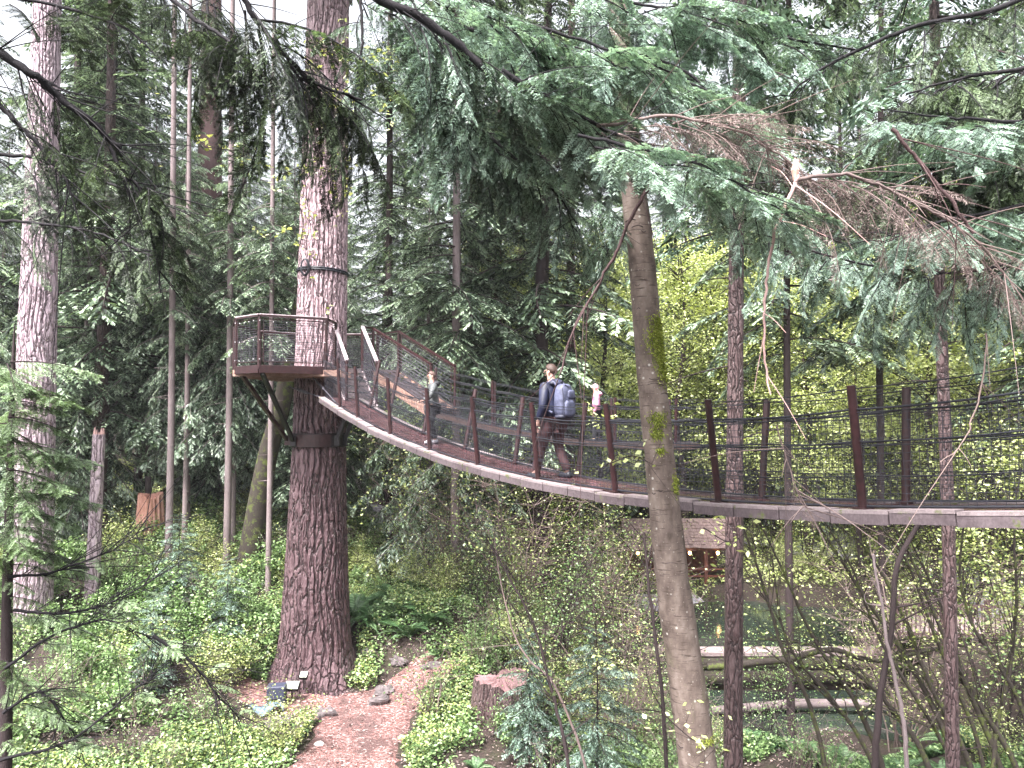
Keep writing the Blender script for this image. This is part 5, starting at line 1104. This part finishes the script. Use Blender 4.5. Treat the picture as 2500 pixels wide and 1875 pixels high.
bough([(2320, 250), (2180, 260), (2050, 250), (1915, 240)], (6.6, 6.2), 10, 3, 22, 0.85, 'hemlock_near', 'yellowish tipped bough reaching left at the right edge', N, 221, toff=.1, hangp=(-.5, .1))
bough([(2330, 420), (2180, 450), (2060, 480), (1930, 520)], (6.4, 6.2), 10, 3, 22, 0.85, 'hemlock_near', 'broad green bough at the right edge below the dead branch', N, 222, toff=.1, hangp=(-.7, .1))
bough([(2330, 560), (2200, 560), (2050, 580), (1850, 560), (1650, 500)], (7.4, 7.2), 9, 3, 30, 0.9, 'hemlock_near', 'long pale bough sweeping left above the right bridge posts', Hg, 223, toff=.15)
bough([(1480, 380), (1620, 430), (1780, 500), (1900, 560)], (7.6, 7.4), 8, 3, 20, 0.8, 'hemlock_near', 'pale hanging bough over the reddish trunk', Hg, 224, toff=.2)
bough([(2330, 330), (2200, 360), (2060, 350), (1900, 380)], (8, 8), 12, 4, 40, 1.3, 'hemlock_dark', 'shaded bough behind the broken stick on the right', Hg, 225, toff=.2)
bough([(1230, -50), (1330, 0), (1450, 20), (1580, 60)], (7.4, 7.2), 9, 3, 22, 1.05, 'hemlock_near', 'pale bough crossing the top of the spotted alder', N, 226, toff=.2)
bough([(1380, 120), (1480, 150), (1560, 210), (1640, 240)], (7.0, 7.0), 8, 3, 18, .9, 'hemlock_near', 'pale bough crossing the upper alder trunk', N, 227, toff=.25)
bough([(1250, 420), (1330, 470), (1300, 560)], (8.6, 8.6), 6, 2, 14, .9, 'hemlock_near', 'drooping bough left of the spotted alder', Hg, 228, toff=.15)
# dead brown twiggy boughs, sticks and broken limb
DEAD = [spray(np.random.default_rng(60+i), 1.0, 26, 9, .09, .006, .5, .42, .0, .4) for i in range(4)]
bough([(1290, 270), (1420, 255), (1560, 280), (1680, 340), (1760, 400)], (6.0, 6.0), 8, 3, 36, .8, 'dead', 'dead pinkish brown twiggy branch over the spotted alder', DEAD, 231, limb='dead', name='dead_branch', hangp=(-.6, .3), twigs=40)
bough([(1715, 388), (1800, 380), (1900, 395), (2000, 450), (2110, 530), (2190, 640)], (5.8, 6.0), 9, 3, 30, .7, 'dead', 'dead bare branch arching right from the broken limb', DEAD, 232, limb='dead', name='dead_branch', hangp=(-.8, .2), twigs=50)
bough([(1925, 280), (1985, 355), (2045, 435), (2100, 520)], (5.6, 5.6), 9, 7, 0, 0, 'dead', 'straight bare broken stick pointing up at the right', DEAD, 233, limb='red_bark', name='dead_stick', twigs=8)
t = bough([(1722, 345), (1716, 392), (1690, 450), (1665, 540), (1652, 640), (1648, 740), (1655, 860)], (5.5, 5.6), 9, 4, 0, 0, 'dead', 'snapped pinkish limb hanging down, orange where it broke', DEAD, 234, limb='pink_wood', name='broken_limb', twigs=6)
b = MB(); q = at(1718, 368, 5.5); b.tube([q+(0, 0, .09), q, q-(0, 0, .07)], [.006, .03, .014], 7); b.build('torn_end', 'orange_wood', t)
bough([(1410, 385), (1370, 440), (1325, 530), (1285, 600), (1240, 690), (1210, 790)], (6.0, 6.4), 9, 4, 0, 0, 'dead', 'long dark bare twig slanting down to the walking man', DEAD, 235, limb='red_bark', name='dead_stick', twigs=14)
bough([(2130, 720), (2120, 860), (2085, 950), (2035, 1010)], (6.3, 6.3), 4, 2, 0, 0, 'dead', 'thin pale bare twig curving down in front of the right posts', DEAD, 236, limb='dead', name='dead_stick', twigs=6)
bough([(1680, 920), (1715, 1020), (1745, 1090), (1790, 1130)], (6.2, 6.2), 3, 1.5, 4, .35, 'dead', 'pale wispy twigs hanging over the bridge edge', DEAD, 237, limb='dead', name='dead_stick', twigs=14)
# young hemlock trunk at the lower left with flat branches
MAT['young'] = M_leaf('young_hemlock_needles', [(0, (0.010, 0.022, 0.007)), (0.4, (0.045, 0.08, 0.025)), (0.65, (0.15, 0.23, 0.10)), (1, (0.42, 0.54, 0.36))], 0.36, 0.25, 0.6)
lt = simple_trunk('near_hemlock', [at(8, 1750, 7.2)+(0, 0, -5.2), at(10, 1750, 7.2), at(14, 1400, 7.2), at(20, 1100, 7.2), at(28, 800, 7.2), at(32, 700, 7.2)], [.07, .055, .05, .038, .018, .006], 'dark_bark', 'young dark hemlock at the left edge with flat leafy branches', 12)
gg = np.random.default_rng(9); cr = MB(); tw = MB()
for i in range(62):
    y2 = 780+(i % 50)*8.6 if i < 50 else 1220+(i-50)*34; c = at(22-(y2-800)*.012, y2, 7.2); yaw = gg.choice([gg.uniform(-.9, .6), gg.uniform(.6, 5.3)], p=[.7, .3])
    place(N[gg.integers(6)], cr, tw, gg, c, yaw, gg.uniform(-.25, .2), gg.uniform(-.35, .35), gg.uniform(.5, .95)*(.8 if i < 50 else .5), gg.uniform(-.1, .35))
cr.build('crown', 'young', lt); tw.build('branches', 'dark_bark', lt, True)
for i, (pts, l) in enumerate([(((10, 1445), (120, 1370), (230, 1340), (330, 1375), (480, 1400)), 'long arching bare branch in the lower left'), (((30, 1320), (150, 1325), (260, 1290), (400, 1210)), 'bare branch rising right above the arching one'), (((10, 1540), (80, 1500), (140, 1570), (170, 1650)), 'short hooked bare branch in the bottom left corner'),
        (((20, 1250), (120, 1230), (240, 1180), (330, 1130)), 'thin bare branch crossing the foot of the snag'), (((0, 1640), (150, 1600), (280, 1500), (330, 1460)), 'bare branch along the bottom left corner'), (((330, 1375), (420, 1440), (480, 1520), (520, 1560)), 'forked bare twig drooping over the green shrubs')]):
    bough(list(pts), (7.0, 7.4), 7, 1.5, 4, .45, 'young', l, N, 240+i, name='bare_branch', hangp=(-.35, .2), twigs=34, toff=.3)
# yellow green leafy sprigs in front of the huge fir
def sprig(pts, Y_, nl, label, seed, size=.055):
    gg = np.random.default_rng(seed); P_ = smooth_path([at(p[0], p[1], Y_) for p in pts], 8); root = thing('leafy_sprig', P_[0], label, 'branch', 'lime leafy sprigs in front of the huge fir')
    b = MB(); b.tube(P_, np.linspace(.007, .002, len(P_)), 5, cap=False); lf = MB(); ends = list(P_)
    for i in range(10):
        k = gg.integers(2, len(P_)); d = gg.normal(0, .22, 3); q = [P_[k-1], P_[k-1]+d*.5, P_[k-1]+d]; b.tube(q, [.003, .0025, .001], 3, cap=False); ends += q[1:]*3
    leaves_on(lf, gg, np.array(ends), nl, .035, size, .8, (.75, .15)); b.build('twigs', 'dark_bark', root); lf.build('leaves', 'lime', root)
sprig([(640, 560), (655, 480), (640, 400), (690, 330)], 8, 90, 'lime leafed sprig over the fir bark above the strap', 1)
sprig([(600, 380), (660, 360), (720, 370), (760, 390)], 8, 110, 'level lime leafed sprig across the middle of the fir trunk', 2)
sprig([(700, 230), (740, 180), (790, 130), (830, 100)], 7.5, 130, 'lime sprig at the upper right side of the fir trunk', 3)
sprig([(660, 100), (720, 110), (760, 170), (760, 260)], 7.5, 120, 'lime sprig hanging over the top of the fir trunk', 4)
sprig([(400, 290), (470, 320), (560, 330)], 7, 50, 'scattered lime leaves against the gap left of the fir', 5)
sprig([(830, 240), (880, 180), (930, 210), (960, 260)], 7.5, 110, 'lime leaves glowing behind the heavy black limb', 6)
sprig([(1520, 1140), (1580, 1170), (1640, 1120)], 7.4, 30, 'few large pale leaves beside the spotted alder under the bridge', 7, .07)
sprig([(1320, 1000), (1370, 985), (1420, 1010)], 7.6, 26, 'few round leaves left of the spotted alder at bridge height', 8, .07)
sprig([(1430, 1540), (1500, 1600), (1560, 1620)], 7.4, 30, 'few big pale leaves low on the spotted alder', 9, .08)
sprig([(1270, 880), (1300, 910), (1330, 900)], 14, 60, 'lime leaves partly covering the person in pink', 11, .10)
sprig([(1230, 1340), (1330, 1400), (1370, 1480)], 9, 60, 'lime leafed twig left of the spotted alder below the bridge', 10, .06)
print('objects', len(bpy.data.objects), 'polys', sum(len(m.polygons) for m in bpy.data.meshes))
# ------------------------------------------------------------------ air between the trees
hz = MB(); hz.box((0, 60, 12), (260, 128, 50)); 
m = bpy.data.materials.new('haze_air'); m.use_nodes = True; t = m.node_tree; t.nodes.clear(); o = t.nodes.new('ShaderNodeOutputMaterial'); v = t.nodes.new('ShaderNodeVolumePrincipled')
v.inputs['Density'].default_value = 0.0003; v.inputs['Color'].default_value = (.93, .93, 1, 1); t.links.new(v.outputs[0], o.inputs['Volume']); MAT['haze'] = m
h = hz.build('haze', 'haze'); kind(h, 'stuff')
